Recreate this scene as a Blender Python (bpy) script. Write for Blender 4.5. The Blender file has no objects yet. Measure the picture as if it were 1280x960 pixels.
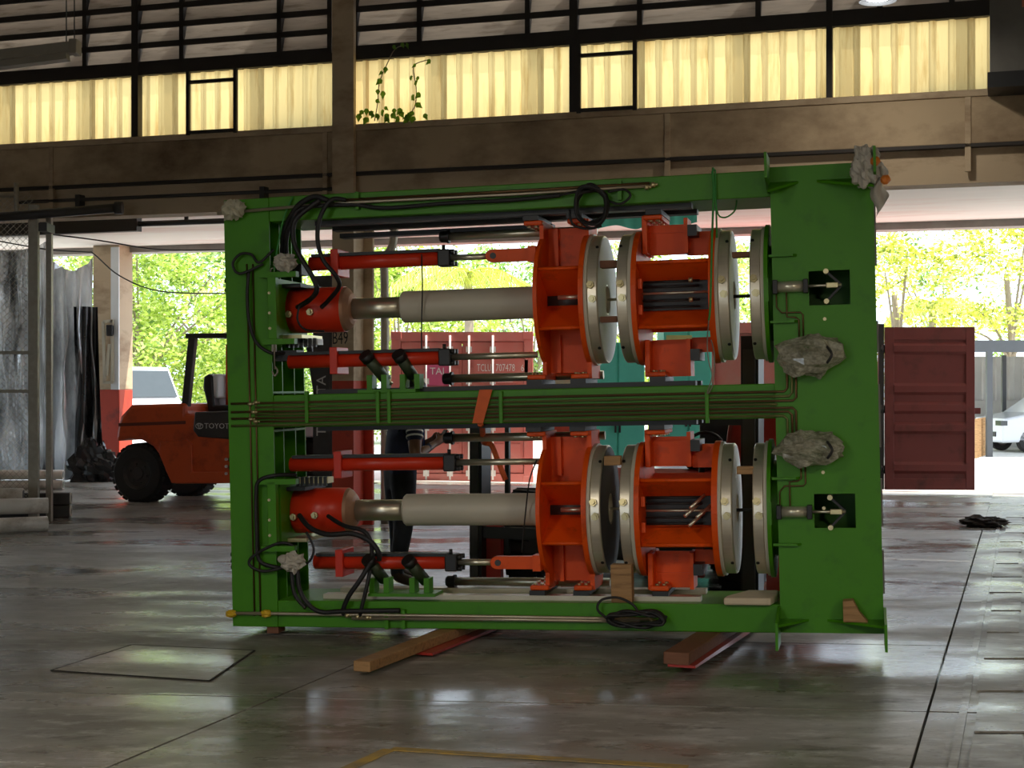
import bpy, math, random
from mathutils import Vector, Matrix, noise as mnoise
random.seed(7)
R = math.radians
PI = math.pi
scene = bpy.context.scene
COL = scene.collection
# ------------------------------------------------------------------ camera, world, sun, exposure
F = 1920.0           # focal length in pixels of a 1280 x 960 frame
HC = 1.65            # camera height
cam_d = bpy.data.cameras.new('camera')
cam_d.sensor_width = 36; cam_d.lens = F / 1280 * 36; cam_d.clip_end = 400
cam = bpy.data.objects.new('camera', cam_d); COL.objects.link(cam)
cam.location = (0, 0, HC); cam.rotation_euler = (PI / 2, 0, 0)
scene.camera = cam
world = bpy.data.worlds.new('sky'); scene.world = world
world.use_nodes = True
bg = world.node_tree.nodes['Background']
bg.inputs[0].default_value = (0.74, 0.87, 1.0, 1); bg.inputs[1].default_value = 3.1
sun_d = bpy.data.lights.new('sun', 'SUN'); sun_d.energy = 8.5; sun_d.angle = 0.01; sun_d.color = (1, 0.95, 0.84)
sun = bpy.data.objects.new('sun', sun_d); COL.objects.link(sun)
sun.rotation_euler = Vector((-0.52, -0.03, -0.85)).to_track_quat('-Z', 'Y').to_euler()
vs = scene.view_settings
vs.view_transform = 'Standard'; vs.look = 'None'; vs.gamma = 1; vs.use_curve_mapping = False
vs.exposure = 0.0
# ------------------------------------------------------------------ helpers
class G:
    def __init__(s): s.v = []; s.f = []; s.s = []; s.m = []; s.mi = 0
    def add(s, vs_, fs, smooth=False):
        b = len(s.v); s.v += [tuple(p) for p in vs_]
        for f in fs: s.f.append([b + i for i in f]); s.s.append(smooth); s.m.append(s.mi)
        return s
    def box(s, x0, x1, y0, y1, z0, z1):
        return s.add([(x, y, z) for x in (x0, x1) for y in (y0, y1) for z in (z0, z1)],
                     [(0, 1, 3, 2), (4, 6, 7, 5), (0, 4, 5, 1), (2, 3, 7, 6), (0, 2, 6, 4), (1, 5, 7, 3)])
    def hexa(s, a, b):   # two quads (4 points each), a to b
        return s.add(list(a) + list(b), [(3, 2, 1, 0), (4, 5, 6, 7), (0, 1, 5, 4), (1, 2, 6, 5), (2, 3, 7, 6), (3, 0, 4, 7)])
    def bar(s, p, q, w, h, up=(0, 0, 1)):
        p = Vector(p); q = Vector(q); d = (q - p).normalized(); up = Vector(up)
        if abs(d.dot(up)) > .98: up = Vector((0, 1, 0))
        a = d.cross(up).normalized() * w / 2; b = a.cross(d).normalized() * h / 2
        return s.hexa([p - a - b, p + a - b, p + a + b, p - a + b], [q - a - b, q + a - b, q + a + b, q - a + b])
    def cyl(s, p, q, r, n=20, r1=None, caps=True):
        p = Vector(p); q = Vector(q); r1 = r if r1 is None else r1
        d = (q - p).normalized(); a = d.orthogonal().normalized(); b = d.cross(a)
        c = [(math.cos(2 * PI * i / n), math.sin(2 * PI * i / n)) for i in range(n)]
        bs = len(s.v)
        s.add([p + a * (r * x) + b * (r * y) for x, y in c] + [q + a * (r1 * x) + b * (r1 * y) for x, y in c],
              [(i, (i + 1) % n, n + (i + 1) % n, n + i) for i in range(n)], True)
        if caps:
            s.f += [[bs + i for i in range(n)][::-1], [bs + n + i for i in range(n)]]; s.s += [False, False]; s.m += [s.mi] * 2
        return s
    def tube(s, pts, r, n=8, caps=True):
        pts = [Vector(p) for p in pts]; rs = r if isinstance(r, (list, tuple)) else [r] * len(pts)
        d0 = (pts[1] - pts[0]).normalized(); a = d0.orthogonal().normalized(); b0 = len(s.v); vv = []
        for i, p in enumerate(pts):
            d = (pts[min(i + 1, len(pts) - 1)] - pts[max(i - 1, 0)]).normalized()
            a = (a - d * a.dot(d)).normalized(); b = d.cross(a)
            vv += [p + a * (rs[i] * math.cos(2 * PI * k / n)) + b * (rs[i] * math.sin(2 * PI * k / n)) for k in range(n)]
        ff = [(i * n + k, i * n + (k + 1) % n, (i + 1) * n + (k + 1) % n, (i + 1) * n + k) for i in range(len(pts) - 1) for k in range(n)]
        s.add(vv, ff, True)
        if caps:
            e = b0 + (len(pts) - 1) * n
            s.f += [[b0 + k for k in range(n)][::-1], [e + k for k in range(n)]]; s.s += [False, False]; s.m += [s.mi] * 2
        return s
    def lathe(s, prof, o, axis=(1, 0, 0), n=48, sharp=True):   # prof: (along axis, radius)
        o = Vector(o); d = Vector(axis).normalized(); a = d.orthogonal().normalized(); b = d.cross(a)
        def ring(t, r): return [o + d * t + a * (r * math.cos(2 * PI * i / n)) + b * (r * math.sin(2 * PI * i / n)) for i in range(n)]
        for (t0, r0), (t1, r1) in zip(prof, prof[1:]):
            s.add(ring(t0, r0) + ring(t1, r1), [(i, (i + 1) % n, n + (i + 1) % n, n + i) for i in range(n)], abs(r1 - r0) < abs(t1 - t0) * 1.2)
        return s
    def prism(s, poly, f0, f1):  # poly of 2D points; f0,f1 map a 2D point to the near and far face
        n = len(poly)
        return s.add([f0(*p) for p in poly] + [f1(*p) for p in poly],
                     [list(range(n))[::-1], list(range(n, 2 * n))] + [(i, (i + 1) % n, n + (i + 1) % n, n + i) for i in range(n)])
    def grid(s, fn, nu, nv, smooth=True, thick=None):
        s.add([fn(i / nu, j / nv) for j in range(nv + 1) for i in range(nu + 1)],
              [(j * (nu + 1) + i, j * (nu + 1) + i + 1, (j + 1) * (nu + 1) + i + 1, (j + 1) * (nu + 1) + i) for j in range(nv) for i in range(nu)], smooth)
        return s
    def mesh(s, name, mats):
        me = bpy.data.meshes.new(name); me.from_pydata(s.v, [], s.f)
        for m in (mats if isinstance(mats, (list, tuple)) else [mats]): me.materials.append(m)
        me.polygons.foreach_set('use_smooth', s.s); me.polygons.foreach_set('material_index', s.m); me.update()
        return me
def link(o, parent=None):
    COL.objects.link(o)
    if parent is not None: o.parent = parent
    return o
def obj(name, g, mat_, parent=None, bev=0):
    o = link(bpy.data.objects.new(name, g.mesh(name, mat_) if isinstance(g, G) else g), parent)
    if bev:
        m = o.modifiers.new('bevel', 'BEVEL'); m.width = bev; m.segments = 2; m.limit_method = 'ANGLE'; m.angle_limit = R(50)
    return o
def inst(name, me, parent, loc, rot=(0, 0, 0), sc=(1, 1, 1)):
    o = link(bpy.data.objects.new(name, me), parent); o.location = loc; o.rotation_euler = rot; o.scale = sc
    return o
def tag(o, label, cat, group=None):
    o['label'] = label; o['category'] = cat
    if group: o['group'] = group
    return o
def thing(name, label, cat, loc=(0, 0, 0), rot=(0, 0, 0), group=None):
    o = link(bpy.data.objects.new(name, None)); o.empty_display_size = .1
    o.location = loc; o.rotation_euler = rot
    return tag(o, label, cat, group)
def struct(name, g, mat_, label=None, bev=0):
    o = obj(name, g, mat_, None, bev); o['kind'] = 'structure'
    if label: o['label'] = label
    return o
def sempty(name, label, mtx):
    o = link(bpy.data.objects.new(name, None)); o.matrix_world = mtx; o['kind'] = 'structure'; o['label'] = label
    return o
def text(name, body, size, mat_, parent, mtx, ext=.002, sx=1.0):
    c = bpy.data.curves.new(name, 'FONT'); c.body = body; c.size = size; c.extrude = ext; c.align_x = 'LEFT'; c.materials.append(mat_)
    c.resolution_u = 2
    tmp = bpy.data.objects.new(name, c); COL.objects.link(tmp); bpy.context.view_layer.update()
    me = bpy.data.meshes.new_from_object(tmp.evaluated_get(bpy.context.evaluated_depsgraph_get())); bpy.data.objects.remove(tmp)
    o = link(bpy.data.objects.new(name, me), parent); o.matrix_local = mtx @ Matrix.Diagonal((sx, 1, 1, 1))
    return o
def smooth(pts, k=6):
    pts = [Vector(p) for p in pts]; out = []
    for i in range(len(pts) - 1):
        p0 = pts[max(i - 1, 0)]; p1 = pts[i]; p2 = pts[i + 1]; p3 = pts[min(i + 2, len(pts) - 1)]
        for j in range(k):
            t = j / k
            out.append(.5 * ((2 * p1) + (p2 - p0) * t + (2 * p0 - 5 * p1 + 4 * p2 - p3) * t * t + (3 * p1 - p0 - 3 * p2 + p3) * t ** 3))
    return out + [pts[-1]]
def ray_local(px, py, mi, d):   # where the pixel's ray meets the plane y = d of a frame (mi = inverse matrix)
    o = mi @ Vector((0, 0, HC)); v = mi.to_3x3() @ Vector(((px - 640) / F, 1, (480 - py) / F))
    return o + v * ((d - o.y) / v.y)
def gnd(px, py, z=0.0):         # where the pixel's ray meets the height z
    t = (HC - z) * F / (py - 480)
    return Vector(((px - 640) / F * t, t, z))
def at(px, py, dist):
    return Vector(((px - 640) / F * dist, dist, HC + (480 - py) / F * dist))
# ------------------------------------------------------------------ materials
MATS = {}
def mat(name, col, rough=.5, metal=0.0, var=.25, scale=6.0, bump=0.0, dirt_or_shade=None, dscale=2.0, damt=.5, coat=0.0, stretch=None, trans=None, spec=.5, wear=None):
    m = bpy.data.materials.new(name); m.use_nodes = True; nt = m.node_tree; N = nt.nodes; L = nt.links
    b = N['Principled BSDF']; b.inputs['Roughness'].default_value = rough; b.inputs['Metallic'].default_value = metal
    b.inputs['Specular IOR Level'].default_value = spec
    if coat: b.inputs['Coat Weight'].default_value = coat; b.inputs['Coat Roughness'].default_value = .12
    tc = N.new('ShaderNodeTexCoord'); mp = N.new('ShaderNodeMapping'); L.new(tc.outputs['Object'], mp.inputs[0])
    if stretch: mp.inputs['Scale'].default_value = stretch
    n1 = N.new('ShaderNodeTexNoise'); n1.inputs['Scale'].default_value = scale; n1.inputs['Detail'].default_value = 6; L.new(mp.outputs[0], n1.inputs['Vector'])
    mx = N.new('ShaderNodeMix'); mx.data_type = 'RGBA'
    mx.inputs[6].default_value = tuple(c * (1 - var) for c in col) + (1,); mx.inputs[7].default_value = tuple(min(1, c * (1 + var)) for c in col) + (1,)
    L.new(n1.outputs['Fac'], mx.inputs[0]); out = mx.outputs[2]
    if dirt_or_shade:
        n2 = N.new('ShaderNodeTexNoise'); n2.inputs['Scale'].default_value = dscale; n2.inputs['Detail'].default_value = 9; n2.inputs['Roughness'].default_value = .65
        L.new(mp.outputs[0], n2.inputs['Vector'])
        rp = N.new('ShaderNodeValToRGB'); rp.color_ramp.elements[0].position = .62 - damt * .3; rp.color_ramp.elements[1].position = .78 - damt * .15
        L.new(n2.outputs['Fac'], rp.inputs[0])
        m2 = N.new('ShaderNodeMix'); m2.data_type = 'RGBA'; L.new(rp.outputs[0], m2.inputs[0]); L.new(out, m2.inputs[6]); m2.inputs[7].default_value = tuple(dirt_or_shade) + (1,)
        out = m2.outputs[2]
    L.new(out, b.inputs['Base Color'])
    if bump:
        bp = N.new('ShaderNodeBump'); bp.inputs['Strength'].default_value = bump; bp.inputs['Distance'].default_value = .02
        L.new(n1.outputs['Fac'], bp.inputs['Height']); L.new(bp.outputs[0], b.inputs['Normal'])
    if wear:
        mr = N.new('ShaderNodeMapRange'); mr.inputs[3].default_value = wear[0]; mr.inputs[4].default_value = wear[1]
        mr.inputs[1].default_value = .3; mr.inputs[2].default_value = .7
        L.new(n1.outputs['Fac'], mr.inputs[0]); L.new(mr.outputs[0], b.inputs['Roughness'])
    if trans:
        t = N.new('ShaderNodeBsdfTranslucent'); L.new(out, t.inputs[0]); ms = N.new('ShaderNodeMixShader'); ms.inputs[0].default_value = trans
        L.new(b.outputs[0], ms.inputs[1]); L.new(t.outputs[0], ms.inputs[2]); L.new(ms.outputs[0], N['Material Output'].inputs[0])
    MATS[name] = m
    return m
def emit(name, col, st):
    m = bpy.data.materials.new(name); m.use_nodes = True; b = m.node_tree.nodes['Principled BSDF']
    b.inputs['Emission Color'].default_value = tuple(col) + (1,); b.inputs['Emission Strength'].default_value = st
    return m
GREEN = mat('green_paint', (.062, .265, .004), .42, var=.1, scale=3, dirt_or_shade=(.045, .19, .006), dscale=5, damt=.25, spec=.35, bump=.03)
ORANGE = mat('orange_paint', (.84, .095, .004), .45, var=.1, scale=4, dirt_or_shade=(.45, .05, .006), dscale=6, damt=.2, spec=.3)
RED = mat('red_paint', (.66, .035, .01), .33, var=.1, scale=4, spec=.4)
STEEL = mat('machined_steel', (.8, .74, .6), .34, .7, var=.1, scale=3, stretch=(1, 30, 30), bump=.02)
CHROME = mat('chrome_rod', (.7, .66, .52), .33, .85, var=.05)
BRASSY = mat('yellow_zinc', (.62, .54, .3), .35, .8, var=.2)
BEIGE = mat('beige_sleeve', (.6, .57, .46), .45, var=.06, scale=2)
BLACK = mat('black_steel', (.012, .012, .012), .45, var=.3)
RUBBER = mat('black_rubber', (.013, .013, .014), .55, var=.3, scale=20)
COPPER = mat('brown_pipe', (.15, .085, .035), .35, .7, var=.3, scale=9)
SILVERPIPE = mat('bare_pipe', (.5, .44, .33), .4, .7, var=.15)
WHITE = mat('white_sheet', (.78, .82, .84), .5, var=.08, scale=5)
WRAP = mat('plastic_wrap', (.55, .53, .42), .08, var=.5, scale=12, bump=.12, dirt_or_shade=(.12, .13, .07), dscale=9, damt=.5, trans=.25, spec=1.0)
def wrap_mat():
    m = WRAP; nt = m.node_tree; N = nt.nodes; L = nt.links; out = N['Material Output']; src = out.inputs[0].links[0].from_socket
    tr = N.new('ShaderNodeBsdfTransparent'); ms = N.new('ShaderNodeMixShader'); fr = N.new('ShaderNodeTexNoise'); fr.inputs['Scale'].default_value = 18
    mr = N.new('ShaderNodeMapRange'); mr.inputs[1].default_value = .35; mr.inputs[2].default_value = .65; mr.inputs[3].default_value = .05; mr.inputs[4].default_value = .45
    L.new(fr.outputs['Fac'], mr.inputs[0]); L.new(mr.outputs[0], ms.inputs[0]); L.new(src, ms.inputs[1]); L.new(tr.outputs[0], ms.inputs[2]); L.new(ms.outputs[0], out.inputs[0])
wrap_mat()
RAG = mat('white_rag', (.52, .49, .42), .8, var=.3, scale=18, bump=.4)
WOOD = mat('pine', (.42, .24, .1), .7, var=.35, scale=5, stretch=(1, 12, 12), bump=.15, dirt_or_shade=(.16, .08, .03), dscale=3, damt=.4)
WOODD = mat('dark_wood', (.2, .085, .045), .75, var=.35, scale=5, stretch=(1, 12, 12), bump=.15)
FOAM = mat('foam', (.66, .56, .4), .8, var=.12, scale=12)
YELLOW = mat('yellow_tape', (.7, .45, .02), .5, var=.15)
STRAP = mat('orange_strap', (.75, .13, .02), .6, var=.15, scale=20)
DGREY = mat('dark_grey_metal', (.045, .042, .04), .45, var=.2)
GREY = mat('grey_metal', (.22, .21, .2), .45, .4, var=.2)
TYRE = mat('tyre', (.016, .015, .014), .75, var=.3, scale=14, bump=.2)
ODULL = mat('forklift_orange', (.62, .09, .018), .42, var=.12, scale=2, dirt_or_shade=(.3, .04, .01), dscale=3, damt=.35)
PEEL = mat('peeling_beige', (.54, .42, .28), .75, var=.14, scale=1.2, dirt_or_shade=(.24, .15, .08), dscale=.9, damt=.5, stretch=(1, 1, 2.2), bump=.1)
PEELU = mat('stained_beam', (.5, .38, .24), .75, var=.15, scale=1.5, dirt_or_shade=(.14, .08, .04), dscale=.6, damt=.65, stretch=(1, 1, 1.6), bump=.1)
DARKFR = mat('dark_frame', (.028, .022, .018), .6, var=.3)
LOUVER = mat('weathered_louvre', (.46, .4, .34), .7, var=.25, scale=3, stretch=(1, 1, 8), dirt_or_shade=(.2, .16, .12), dscale=2, damt=.3, trans=.38)
COLRED = mat('red_column_paint', (.5, .05, .02), .55, var=.15, scale=3, dirt_or_shade=(.2, .03, .02), dscale=3, damt=.3)
SOFFIT = mat('soffit_paint', (.86, .82, .77), .7, var=.08, scale=2, dirt_or_shade=(.68, .42, .36), dscale=.4, damt=.4, stretch=(.35, 1.6, 1), bump=.15)
SILVERSHEET = mat('silver_sheet', (.66, .68, .7), .18, .7, var=.4, scale=4, bump=1.0, dirt_or_shade=(.03, .03, .03), dscale=1.0, damt=.75, stretch=(2.4, 1, .7), trans=.25)  # the black streaks are shade of the folds, painted into the colour
PVC = mat('white_pvc', (.62, .58, .5), .5, var=.15, dirt_or_shade=(.3, .24, .17), dscale=4, damt=.5)
GALV = mat('galvanised', (.34, .31, .25), .5, .6, var=.3, scale=15)
CONTRED = mat('container_red', (.66, .2, .17), .55, var=.12, scale=1.5, dirt_or_shade=(.62, .26, .22), dscale=1.6, damt=.5)  # red lightened to pink: overexposed haze is put into the colour
DOORRED = mat('door_red', (.2, .042, .035), .5, var=.12, scale=2, dirt_or_shade=(.1, .025, .02), dscale=3, damt=.3)
PAINTW = mat('white_lettering', (.85, .85, .82), .6, var=.05)
TEAL = mat('teal_panel', (.16, .85, .7), .5, var=.1)
PINK = mat('pink_logo', (.7, .12, .25), .5, var=.1)
GLASS = mat('dark_glass', (.05, .06, .065), .12, var=.1)
CARWHITE = mat('car_white', (.75, .77, .8), .25, var=.03, coat=.5)
PAVE = mat('pavement', (.6, .57, .52), .85, var=.1, scale=2, dirt_or_shade=(.46, .43, .4), dscale=.6, damt=.5)
ZINC = mat('zinc_wall', (.5, .5, .46), .6, .2, var=.15, scale=3)
GREYROOF = mat('carport_grey', (.06, .065, .07), .5, var=.15)
IVY = mat('ivy_leaf', (.14, .3, .03), .5, var=.3, scale=4, trans=.4)
BARK = mat('bark', (.3, .24, .18), .9, var=.3, bump=.4)
SKIN = mat('skin', (.22, .105, .06), .5, var=.08)
SHIRT = mat('navy_shirt', (.018, .024, .06), .8, var=.2, scale=12, bump=.15)
JEANS = mat('dark_jeans', (.02, .024, .034), .85, var=.3, scale=12, bump=.15)
BOOT = mat('brown_boot', (.05, .03, .02), .6, var=.3)
HAIR = mat('black_hair', (.01, .009, .008), .5, var=.2)
BLUECL = mat('blue_trim', (.04, .09, .3), .7)
CLOTHB = mat('dark_rag', (.035, .03, .025), .9, var=.5, scale=12, bump=.3)
YPAINT = mat('floor_yellow', (.5, .32, .06), .5, var=.3, scale=8, dirt_or_shade=(.2, .17, .12), dscale=6, damt=.8)
TOYWHITE = mat('pale_lettering', (.6, .6, .58), .5, var=.05)
def corrugated_mat():
    m = mat('yellow_fibreglass', (.5, .385, .17), .5, var=.2, scale=1.6, dirt_or_shade=(.32, .2, .06), dscale=1.6, damt=.4, stretch=(5, 1, .5), trans=.88)
    return m
FIBRE = corrugated_mat()
def leaf_mat(name, cols):
    m = bpy.data.materials.new(name); m.use_nodes = True; nt = m.node_tree; N = nt.nodes; L = nt.links; b = N['Principled BSDF']
    ge = N.new('ShaderNodeNewGeometry'); r = N.new('ShaderNodeValToRGB'); L.new(ge.outputs['Random Per Island'], r.inputs[0])
    el = r.color_ramp.elements
    while len(el) < len(cols): el.new(.5)
    for i, c in enumerate(cols): el[i].position = i / (len(cols) - 1); el[i].color = c + (1,)
    L.new(r.outputs[0], b.inputs['Base Color']); b.inputs['Roughness'].default_value = .5
    t = N.new('ShaderNodeBsdfTranslucent'); L.new(r.outputs[0], t.inputs[0]); ms = N.new('ShaderNodeMixShader'); ms.inputs[0].default_value = .45
    L.new(b.outputs[0], ms.inputs[1]); L.new(t.outputs[0], ms.inputs[2]); L.new(ms.outputs[0], N['Material Output'].inputs[0]); return m
LEAFA = leaf_mat('leaf_light', [(.1, .2, .03), (.42, .56, .07), (.62, .74, .16), (.8, .84, .4)])
LEAFB = leaf_mat('leaf_mid', [(.06, .15, .03), (.24, .42, .07), (.45, .6, .14), (.72, .8, .42)])
LEAFC = leaf_mat('leaf_yellow', [(.16, .22, .03), (.55, .58, .06), (.74, .74, .1), (.84, .84, .4)])
def floor_mat():
    m = bpy.data.materials.new('worn_concrete'); m.use_nodes = True; nt = m.node_tree; N = nt.nodes; L = nt.links; b = N['Principled BSDF']
    geo = N.new('ShaderNodeNewGeometry'); oi = N.new('ShaderNodeObjectInfo')
    mp = N.new('ShaderNodeMapping'); mp.inputs['Rotation'].default_value = (0, 0, R(8)); mp.inputs['Scale'].default_value = (.55, 1.15, 1); L.new(geo.outputs['Position'], mp.inputs[0])
    def nz(sc, det=8, ro=.6, src=mp):
        n = N.new('ShaderNodeTexNoise'); n.inputs['Scale'].default_value = sc; n.inputs['Detail'].default_value = det; n.inputs['Roughness'].default_value = ro
        L.new(src.outputs[0], n.inputs['Vector']); return n
    def ramp(src, a, c):
        r = N.new('ShaderNodeValToRGB'); r.color_ramp.elements[0].position = a; r.color_ramp.elements[1].position = c; L.new(src, r.inputs[0]); return r
    def mixc(f, a, c):
        x = N.new('ShaderNodeMix'); x.data_type = 'RGBA'; L.new(f, x.inputs[0])
        for i, k in ((6, a), (7, c)):
            if isinstance(k, tuple): x.inputs[i].default_value = k + (1,)
            else: L.new(k, x.inputs[i])
        return x.outputs[2]
    big = nz(.55); mid = nz(2.6); fine = nz(16, 10, .7)
    c1 = mixc(ramp(big.outputs['Fac'], .38, .66).outputs[0], (.19, .175, .145), (.34, .325, .295))
    c2 = mixc(ramp(mid.outputs['Fac'], .5, .72).outputs[0], c1, (.44, .43, .405))
    c3 = mixc(ramp(fine.outputs['Fac'], .57, .72).outputs[0], c2, (.07, .06, .046))
    scr = nz(6.5, 12, .72)
    c3 = mixc(ramp(scr.outputs['Fac'], .53, .66).outputs[0], c3, (.46, .45, .425))
    dk = nz(3.4, 12, .75)
    c3 = mixc(ramp(dk.outputs['Fac'], .56, .7).outputs[0], c3, (.055, .048, .036))
    hs = N.new('ShaderNodeHueSaturation'); mr = N.new('ShaderNodeMapRange'); mr.inputs[3].default_value = .85; mr.inputs[4].default_value = 1.15
    L.new(oi.outputs['Random'], mr.inputs[0]); L.new(mr.outputs[0], hs.inputs['Value']); L.new(c3, hs.inputs['Color']); L.new(hs.outputs[0], b.inputs['Base Color'])
    rr = N.new('ShaderNodeMapRange'); rr.inputs[1].default_value = .4; rr.inputs[2].default_value = .6; rr.inputs[3].default_value = .13; rr.inputs[4].default_value = .55
    gl = nz(.8, 7, .62); L.new(gl.outputs['Fac'], rr.inputs[0]); L.new(rr.outputs[0], b.inputs['Roughness'])
    bp = N.new('ShaderNodeBump'); bp.inputs['Strength'].default_value = .1; bp.inputs['Distance'].default_value = .01
    L.new(fine.outputs['Fac'], bp.inputs['Height']); L.new(bp.outputs[0], b.inputs['Normal'])
    b.inputs['Specular IOR Level'].default_value = .6
    return m
FLOORM = floor_mat()
# ------------------------------------------------------------------ the building: a wall of louvres and fibreglass over an open bay
WY = R(17.9)
wb = gnd(440, 660)
MW = Matrix.Translation(wb) @ Matrix.Rotation(-WY, 4, 'Z'); WI = MW.inverted()
def W(px, py, d=0.0): return ray_local(px, py, WI, d)
def wx(px, py=110, d=0.0): return W(px, py, d).x
def wz(py, px=430, d=0.0): return W(px, py, d).z
BAY = 8.25
# floor: a sunken base and the cast slabs on it, joints left open
g = G(); c = MW @ Vector((0, BAY - .02, 0))
g.add([MW @ Vector(p) for p in ((-30, -34, -.05), (30, -34, -.05), (30, BAY, -.05), (-30, BAY, -.05))], [(0, 1, 2, 3)])
floor = struct('floor', g, FLOORM, 'worn grey concrete factory floor with open joints')
tdir = Vector((math.cos(R(6)), -math.sin(R(6)), 0)); ldir = Vector((math.sin(R(18.5)), math.cos(R(18.5)), 0))
anchor = gnd(128, 737); SX, SY = 3.36, 2.05
def slabpt(i, j): return anchor + tdir * (i * SX) + ldir * (j * SY)
for i in range(-6, 7):
    for j in range(-7, 8):
        q = [slabpt(i, j), slabpt(i + 1, j), slabpt(i + 1, j + 1), slabpt(i, j + 1)]
        ql = [WI @ p for p in q]
        if max(p.y for p in ql) > BAY or min(p.y for p in ql) < -33: continue
        cc = sum(q, Vector()) / 4; gp = .0075
        q = [p + (tdir if k in (0, 3) else -tdir) * gp + (ldir if k in (0, 1) else -ldir) * gp for k, p in enumerate(q)]
        dz = random.uniform(-.002, .002)
        g = G(); g.hexa([p + Vector((0, 0, -.05)) - cc for p in q], [p + Vector((0, 0, dz)) - cc for p in q])
        o = obj('slab', g, FLOORM, floor); o.location = cc
# the back strip of the floor that the slabs do not reach
g = G(); a0 = slabpt(-7, 8)
g.add([MW @ Vector(p) for p in ((-30, 3.2, -.012), (30, 3.2, -.012), (30, BAY, -.012), (-30, BAY, -.012))], [(0, 1, 2, 3)])
obj('floor_strip', g, FLOORM, floor)
g = G(); g.add([(-120, -60, -.06), (120, -60, -.06), (120, 150, -.06), (-120, 150, -.06)], [(0, 1, 2, 3)])
o = struct('ground', g, PAVE, 'sunlit pale pavement outside the open bay')
# raised kerb at the edge of the bay
g = G(); g.box(-30, 30, BAY - .02, BAY + .22, -.06, -.004); o = struct('trim_1', g, PAVE, 'concrete threshold along the open edge of the bay'); o.matrix_world = MW
# wall
wall = sempty('wall_back', 'beige concrete beam wall with yellow fibreglass lights and louvres', MW)
zb = wz(258); zm = wz(216); zm2 = wz(221); zt = wz(157); zy = wz(77); XL, XR = -16.0, 16.0
g = G(); g.box(XL, XR, .06, .4, zb, zm2 + .06); obj('beam', g, PEEL, wall)
g = G(); g.box(XL, XR, -.03, .4, zm, zt - .07); obj('beam', g, PEELU, wall, .01)
g = G(); g.box(XL, XR, -.05, .4, zt - .07, zt); obj('sill', g, PEEL, wall, .008)
g = G(); g.box(XL, XR, -.045, .06, zm - .035, zm); obj('shadow_line', g, DARKFR, wall)  # dark strip painted in for the shadow line below the upper beam
for px in (66, 195 / 2.909 * 0 + 408, 835, 1210):
    x = wx(px, 160); g = G(); g.box(x - .03, x + .03, -.045, 0, zm - .28, zt - .07); obj('strap_plate', g, PEEL, wall, .004)
# transom and mullions
g = G(); g.box(XL, XR, -.04, .1, zy, zy + .1); obj('transom', g, DARKFR, wall)
mull = [-90, 171, 718, 1037, 1440]
for px in mull:
    x = wx(px); g = G(); w = .045 if px != 1037 else .03
    g.box(x - w, x + w, -.05, .09, zt, 8.0); obj('mullion', g, DARKFR, wall)
def vent(pxa, pxb, pya, pyb):
    a = W(pxa, pya); b = W(pxb, pyb)
    for x in (a.x, b.x):
        g = G(); g.box(x - .022, x + .022, -.07, -.03, zt - .02, zy); obj('vent_frame', g, DARKFR, wall)
    for z in (zt + .01, zy - .13):
        g = G(); g.box(a.x, b.x, -.07, -.03, z - .02, z + .02); obj('vent_frame', g, DARKFR, wall)
vent(238, 297, 95, 160); vent(725, 795, 65, 137)
# corrugated fibreglass sheets
def sheet(x0, x1):
    g = G(); pts = []; x = x0; pit = .19
    k = math.floor(x0 / pit)
    while k * pit < x1:
        for dx, h in ((0, 0), (.11, 0), (.13, .032), (.165, .032)):
            xx = k * pit + dx; pts.append((xx, h))
        k += 1
    pts.append((k * pit, 0))
    g.add([(x, .05 - h, zt - .04) for x, h in pts] + [(x, .05 - h, zy + .05) for x, h in pts], [(i, i + 1, len(pts) + i + 1, len(pts) + i) for i in range(len(pts) - 1)])
    return obj('fibreglass_sheet', g, FIBRE, wall)
x = XL
while x < XR - .3: sheet(x, x + 1.15); x += 1.14
# louvre blades, one per bay and row
lm = [-90, 107, 171, 228, 350, 413, 445, 525, 660, 718, 800, 948, 1037, 1100, 1190, 1262, 1380]
for px in lm:
    if px in mull: continue
    x = wx(px, 40); g = G(); g.box(x - .028, x + .028, -.03, .12, zy + .1, 8.0); obj('louvre_post', g, DARKFR, wall)
for a, b in zip(lm, lm[1:]):
    if (a, b) == (413, 445): continue
    x0, x1 = wx(a, 40), wx(b, 40)
    for r in range(5):
        z = zy + .12 + r * .225; jit = random.uniform(-.008, .008)
        g = G(); g.hexa([(x0, .0, z + .03 + jit), (x1, .0, z + .03 - jit), (x1, .012, z + .03), (x0, .012, z + .03)][::-1],
                        [(x0, .07, z + .245), (x1, .07, z + .245), (x1, .082, z + .245), (x0, .082, z + .245)][::-1])
        obj('louvre_blade', g, LOUVER, wall)
        g = G(); g.box(x0, x1, -.03, .0, z - .02, z + .045); obj('louvre_rail', g, DARKFR, wall)
g = G(); g.box(XL, XR, -.02, .2, zy + .1 + 5 * .225 + .05, 8.0); obj('upper_panel', g, DARKFR, wall)
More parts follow.
